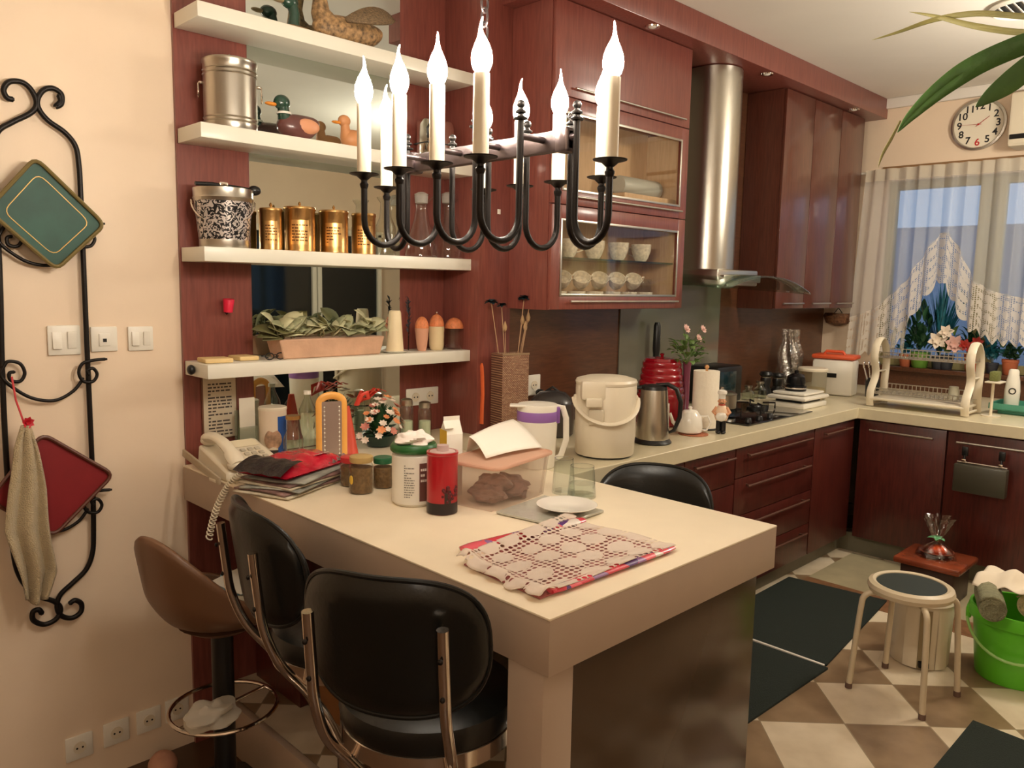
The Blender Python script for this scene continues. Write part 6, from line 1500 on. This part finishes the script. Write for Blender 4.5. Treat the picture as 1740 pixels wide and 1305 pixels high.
# tap seen as a low chrome arc
# ---- plants on the window sill
sx = XW-.05
SL = wz0+.0005
def pot(name, label, px, py, hgt, r, potm, leafm, n, L, spread=.6, flowers=None, y=None, blade=False, seed=1):
    """pot on the sill; leaves spread upward"""
    yy = at_x(px, py, XW+.03).y if y is None else y
    t = thing(name, label, 'plant', (XW+.005, yy, SL), group='potted plants on the window sill')
    obj('pot', MB().lathe([(r*.7, 0), (r*.75, .004), (r*.95, hgt*.8), (r, hgt*.82), (r, hgt), (r*.88, hgt), (r*.85, hgt*.85), (0, hgt*.85)], 24), potm, t)
    rr = random.Random(seed); mb = MB()
    for k in range(n):
        a, e = rr.uniform(0, 6.3), rr.uniform(spread, 1.45); l_ = L*rr.uniform(.5, 1); b0 = Vector((0, 0, hgt*.85)); d = Vector((-abs(cos(a))*cos(e)*.35 if True else 0, sin(a)*cos(e), sin(e)))
        s0 = b0+d*l_*(.0 if blade else rr.uniform(.2, .85)); mb.leaf(s0, s0+(d*l_ if blade else d*l_*.35+Vector((rr.uniform(-.02, .02), rr.uniform(-.03, .03), 0))), (.02 if blade else .04), .01)
    obj('foliage', mb, leafm, t)
    for fi, (fx, fz, fr_, fm_, npet) in enumerate(flowers or ()):
        fl = MB(); cc = Vector((-.06, fx, fz)); petals(fl, cc, fr_, npet, .35, Vector((-1, -.5, .2)), .6, fi); petals(fl, cc+Vector((-.01, 0, 0)), fr_*.6, npet, .7, Vector((-1, -.5, .2)), .6, fi+.4); obj('blossom', fl, fm_, t)
    return t
g1 = mat('deep_green_leaf', rgb(34, 74, 44), .5, var=.4, vscale=20); g2 = mat('blue_green_leaf', rgb(34, 104, 120), .4, var=.4, vscale=20); g3 = mat('olive_green_leaf', rgb(90, 116, 52), .5, var=.3, vscale=20)
terr = mat('terracotta', rgb(178, 96, 60), .7); lime = mat('lime_pot', rgb(96, 140, 48), .5); dkp = mat('dark_pot', rgb(50, 52, 60), .5)
whp = mat('cream_petals', rgb(236, 220, 200), .6); rdpt = mat('red_petals', rgb(168, 44, 32), .6); pkp = mat('blush_petals', rgb(216, 172, 160), .6)
pot('potted_plant', 'bushy dark green plant in a lime pot under the curtain opening', 1565, 610, .11, .065, lime, g1, 90, .34, .5, seed=2)
pot('potted_plant', 'tall blue-green plant rising to the curtain point', 1597, 610, .09, .05, dkp, g2, 60, .58, 1.1, blade=True, seed=3)
pot('potted_plant', 'large cream lily blooms in a dark pot on the sill', 1610, 610, .10, .05, dkp, g3, 40, .25, .5, [(.05, .20, .07, whp, 6), (-.06, .18, .07, pkp, 7), (.0, .26, .055, whp, 6)], seed=4)
pot('potted_plant', 'red flowering plant in a brown pot on the sill', 1655, 610, .12, .055, terr, g1, 40, .22, .4, [(.04, .18, .045, rdpt, 6), (-.03, .2, .045, rdpt, 6), (0, .15, .04, rdpt, 6)], seed=5)
pot('potted_plant', 'small plant in a terracotta pot at the right of the sill', 1718, 620, .10, .05, terr, g1, 40, .16, .3, seed=6)
pot('potted_plant', 'small plant in an orange-brown pot at the left of the sill', 1540, 620, .09, .045, terr, g2, 30, .16, .4, seed=7)
pot('potted_plant', 'teal leafed plant between the red flowers and the right pot', 1688, 615, .07, .04, dkp, g2, 40, .2, .5, seed=8)

# ================================================================ KITCHEN FLOOR
def flatmat(name, pts, label, z=.0006, h=.009):
    q = [at_z(*p, 0) if len(p) == 2 else Vector(p) for p in pts]; c = sum(q, Vector())/len(q)
    o = obj(name, MB().prism([((v-c).x, (v-c).y) for v in q], 0, h), M['rubber']); o.location = (c.x, c.y, z); return tag(o, label, 'mat', 'dark green kitchen mats')
fm_ = flatmat('floor_mat', [(3.20, -1.0, 0), (4.08, -.99, 0), (4.14, -1.49, 0), (3.215, -1.585, 0)][::-1], 'dark green floor mat along the kitchen base units', .0026)
obj('white_edge', MB().box((3.203-3.659, -1.295+1.266, .006), (.012, .57, .008), .001), M['porc'], fm_)
flatmat('floor_mat', [(2.16, -1.0, 0), (3.185, -1.0, 0), (3.195, -1.60, 0), (2.16, -1.57, 0)][::-1], 'dark green floor mat beside the glossy end panel of the peninsula', .0006)
flatmat('floor_mat', [(3.19, -2.15, 0), (3.15, -2.75, 0), (2.50, -2.75, 0), (2.72, -2.15, 0)][::-1], 'dark green floor mat at the bottom right corner')
# round stool
cs_ = Vector((3.232, -1.885, 0))
t = thing('round_stool', 'low round stool with dark padded seat and four pale metal legs', 'stool', cs_, rad(0))
cr = mat('pale_painted_steel', rgb(212, 196, 166), .4)
Hs = .445
obj('seat', MB().lathe([(0, Hs+.002), (.122, Hs+.002), (.126, Hs-.002)], 44), mat('dark_green_vinyl', rgb(28, 40, 34), .5), t)
obj('seat_rim', MB().lathe([(.122, Hs-.012), (.126, Hs+.004), (.138, Hs+.008), (.152, Hs+.0), (.157, Hs-.015), (.150, Hs-.032), (.13, Hs-.036), (0, Hs-.036)], 48), cr, t)
for k in range(4):
    a = rad(38)+k*PI/2; ca, sa = cos(a), sin(a)
    pts = [(.10*ca, .10*sa, Hs-.04), (.145*ca, .145*sa, Hs-.042), (.172*ca, .172*sa, Hs-.06), (.180*ca, .180*sa, Hs-.10), (.192*ca, .192*sa, .2), (.205*ca, .205*sa, .012)]
    l_ = obj('leg', MB().tube(spline(pts, 5), .0115, 12), cr, t)
    obj('foot_cap', MB().tube([(.2052*ca, .2052*sa, .022), (.2055*ca, .2055*sa, .001)], .0135, 12), mat('brown_foot', rgb(110, 84, 72), .6), l_)
# bin behind it
c = Vector((3.62, -1.86, 0))
c, r_, h_ = stand(1558, 1140, 108, 990, 0)
t = thing('pedal_bin', 'cream plastic bin standing behind the low round stool', 'bin', c, face_cam(c, 14))
r_ = .122
obj('body', MB().lathe([(r_*.92, .001), (r_*.95, .006), (r_, .26), (r_*.98, .27)], 40), M['beigep'], t); obj('front_rail', MB().b2((-r_*.28, -r_*1.01, .006), (r_*.1, -r_*.90, .262)), mat('brown_gap', rgb(150, 134, 100), .5), t)
for s_ in (-.62, .32): wrap('panel_rib', t, r_*1.005, .006, .262, -PI/2+s_-.12*(s_ < 0), -PI/2+s_+.45, M['beigep'])
obj('pedal', MB().box((-r_*.09, -r_-.006, .03), (.04, .03, .025), .003), M['iron'], t); obj('lid', MB().lathe([(r_*1.0, .271), (r_*1.03, .278), (r_*.98, .292), (0, .297)], 40), M['beigep'], t)
# green bucket
c, r_, h_ = stand(1722, 1175, 150, 1010, 0)
R_ = .165; c = at_z(1700, 1172, 0)+Vector((.17, -.0, 0)); HB = .30
t = thing('green_bucket', 'bright lime green plastic bucket with pale handle', 'bucket', (c.x, c.y, 0), face_cam(c))
gp = mat('lime_green_plastic', rgb(100, 200, 44), .35)
obj('body', MB().lathe([(R_*.82, .001), (R_*.84, .008), (R_*.97, HB-.06), (R_*.97, HB-.055), (R_*1.08, HB-.05), (R_*1.1, HB-.03), (R_*1.06, HB), (R_*1.0, HB), (R_*.95, HB-.05), (R_*.8, .01), (0, .008)], 48, caps=False), gp, t)
obj('handle', MB().tube([(R_*1.1*cos(PI*k/20), -R_*1.08*sin(PI*k/20)-.004, HB-.045-.13*sin(PI*k/20)) for k in range(21)], .006, 8), mat('pale_green_handle', rgb(170, 220, 130), .35), t)
obj('handle_lug', MB().box((-R_*1.05, -.02, HB-.05), (.02, .05, .05), .005), gp, t)
def towelroll(label, loc, rz, m_, L=.24, r=.052, tilt=0):
    t = thing('rolled_towel', label, 'towel', loc, group='rolled towels in the bucket', rot=(0, tilt, rz)); mb = MB()
    pts = [((.012+.0063*k/3)*cos(k*.5), (.012+.0063*k/3)*sin(k*.5)) for k in range(0, 22)]
    X = Matrix.Rotation(PI/2, 3, 'Y')
    mb.grid(lambda u, v: tuple(X @ Vector((pts[round(u*21)][0], pts[round(u*21)][1], (v-.5)*L))), 21, 6)
    obj('spiral_cloth', mb, m_, t, solid=.0075)
    obj('roll_body', MB().lathe([(.0, -L*.48), (r*.93, -L*.48), (r*.98, -L*.3), (r*.97, L*.3), (r*.93, L*.48), (0, L*.48)], 28, (0, 0, 0), X), m_, t); return t
gt = mat('grey_green_towel', rgb(150, 148, 116), .95, bump=1, bscale=220, var=.2, vscale=40); bt = mat('beige_towel', rgb(206, 188, 140), .95, bump=1, bscale=220, var=.2, vscale=40)
towelroll('grey-green rolled towel at the left of the green bucket', (c.x-.135, c.y+.075, HB+.045), face_cam(c)-PI/2+rad(8), gt)
towelroll('beige rolled towel at the right of the green bucket', (c.x+.015, c.y-.075, HB+.045), face_cam(c)-PI/2-rad(20), bt)
t = thing('cleaning_cloth', 'thin white cloth thrown over the rolled towels', 'cloth', (c.x-.005, c.y+.03, HB+.10))
def clf(u, v):
    x, y = (u-.5)*.26, (v-.5)*.24; return (x+.02*v, y, .028*(1-(2*u-1)**2)+.012*sin(9*u+6*v)-.02*abs(2*v-1)+.008*sin(15*v))
obj('cloth_sheet', MB().grid(clf, 26, 26), mat('white_cotton', rgb(232, 218, 196), .9), t, solid=.003)
# low brown side table / tray with wrapped hamper
p = at_z(1575, 975, .20)
t = thing('hamper_tray', 'glossy brown tray-topped box against the window units', 'tray', (4.42, -1.62, 0), rad(0))
gb_ = mat('glossy_brown', rgb(138, 66, 40), .2, coat=.6, var=.3, vscale=12, bump=.5, bscale=16)
obj('tray_top', MB().b2((-.16, -.16, .18), (.16, .16, .215), .012), gb_, t)
obj('box_base', MB().b2((-.13, -.13, .001), (.13, .13, .18), .01), mat('dark_brown_box', rgb(66, 44, 34), .4), t)
t = thing('wrapped_gift', 'small orange and green gift tied in clear cellophane on the brown tray', 'gift', (4.42, -1.62, .2155))
celc = glassmat('clear_cellophane', (.9, .88, .86, 1), 1.2, .08, base=.12)
obj('gift', MB().sphere((-.01, -.01, .035), (.05, .045, .03)), mat('orange_gift', rgb(222, 86, 40), .35), t)
obj('dish', MB().lathe([(.02, 0), (.05, .006), (.085, .03), (.08, .032), (.045, .01), (0, .005)], 28), mat('brown_dish', rgb(122, 62, 42), .3), t)
bw = MB()
for a in (0, 2.1, 4.2, 1.0, 3.3): bw.leaf((0, 0, .075), (.05*cos(a), .05*sin(a), .095), .03, .012)
obj('ribbon', bw, mat('mint_ribbon', rgb(120, 196, 140), .3), t, solid=.001)
def cf(u, v):
    a = 2*PI*u; z = .21*v; n_ = .075*(1-v/.36)**.8 if v < .34 else .0
    rr_ = (.085*cos(min(1, v/.38)*PI/2)+.010) if v < .38 else .010+.055*((v-.38)/.62)**.8
    rr_ *= 1+.18*sin(7*a+v*5)*(.3+v); return (rr_*cos(a), rr_*sin(a), z)
obj('cellophane', MB().grid(cf, 70, 24, wrap=True), celc, t, angle=12)
# black case on the door handle
q0_ = at_x(1670, 815, 4.70)
t = thing('hanging_case', 'black flat case hanging by two clips from the cabinet handle', 'case', (4.698, at_x(1668, 815, 4.7).y, q0_.z))
hw = .125
obj('case_body', MB().b2((-.055, -hw, -.075), (.0, hw, .075), .006), mat('dark_grey_case', rgb(66, 64, 52), .35, coat=.3), t)
for s_ in (-1, 1):
    y_ = s_*hw*.7; obj('clip', MB().box((-.01, y_, .14), (.014, .03, .05), .004).tube([(-.01, y_, .12), (-.02, y_, .075)], .006), M['black'], t)
    obj('buckle', MB().box((-.022, y_, .092), (.012, .022, .016), .003), M['chrome'], t)
obj('top_rail', MB().tube([(-.02, -hw*.95, .082), (-.02, hw*.95, .082)], .005), M['chrome'], t)

# ================================================================ HANGING PLANT near the camera, top right
pc0 = CAM + P(1900, 20)*1.35
t = thing('hanging_plant', 'long strap-leaved green plant hanging in from the top right', 'plant', pc0)
def strap(pxs, w0, name='leaf_blade', m_=None, dist=None):
    pts = []
    for (px, py, dd) in pxs: pts.append(CAM+P(px, py)*dd-pc0)
    pts = spline([tuple(v) for v in pts], 6); n = len(pts); mb = MB(); rows = []
    for i, p in enumerate(pts):
        u = i/(n-1); p = Vector(p); d = Vector(pts[min(n-1, i+1)])-Vector(pts[max(0, i-1)]); view = (p+pc0-CAM).normalized(); s_ = d.cross(view).normalized()
        wv = w0*(min(1, .5+u*1.5) if u < .4 else 1)*max(.03, 1-max(0, (u-.55)/.45)**1.5); rows.append([mb._v(p-s_*wv/2-view*wv*.18), mb._v(p), mb._v(p+s_*wv/2-view*wv*.18)])
    for a, b in zip(rows, rows[1:]):
        mb.bm.faces.new((a[0], a[1], b[1], b[0])); mb.bm.faces.new((a[1], a[2], b[2], b[1]))
    return obj(name, mb, m_ or sg, t, solid=.0012)
def stripe():
    m = mat('strap_leaf', rgb(66, 104, 42), .5, var=.35, vscale=10, stretch=(1, 1, 1), bump=.3, bscale=40); return m
sg = stripe(); dg = mat('dry_leaf', rgb(120, 112, 60), .6, var=.3, vscale=12)
strap([(1900, 20, 1.35), (1820, 50, 1.36), (1740, 75, 1.38), (1660, 110, 1.4), (1600, 150, 1.42), (1550, 195, 1.44), (1525, 225, 1.45)], .036)
strap([(1900, 20, 1.35), (1830, 60, 1.3), (1760, 105, 1.3), (1715, 140, 1.3), (1680, 165, 1.3), (1658, 182, 1.3)], .036)
strap([(1900, 20, 1.35), (1800, 45, 1.5), (1740, 55, 1.55), (1660, 45, 1.6), (1590, 28, 1.65), (1545, 20, 1.68)], .012, m_=dg)
strap([(1900, 20, 1.35), (1800, 30, 1.5), (1740, 28, 1.55), (1660, 23, 1.6), (1590, 33, 1.65), (1525, 55, 1.68), (1482, 68, 1.7)], .011, m_=dg)
strap([(1530, 205, 1.44), (1515, 235, 1.445), (1500, 262, 1.45), (1492, 285, 1.45)], .005, m_=dg)
strap([(1900, 20, 1.35), (1960, 90, 1.3), (2010, 200, 1.3), (2030, 300, 1.3)], .04)
strap([(1900, 20, 1.35), (1930, -60, 1.3), (1990, -120, 1.3), (2060, -100, 1.3)], .04)
obj('basket', MB().lathe([(.03, -.10), (.07, -.08), (.09, 0), (.085, 0)], 24, (0, 0, -.01)), terr, t)
hz1 = (ZC-pc0.z)
for k in range(3): a = k*2.1; obj('hanger_wire', MB().tube([(.088*cos(a), .088*sin(a), -.01), (0, 0, hz1-.001)], .0015, 5), M['iron'], t)
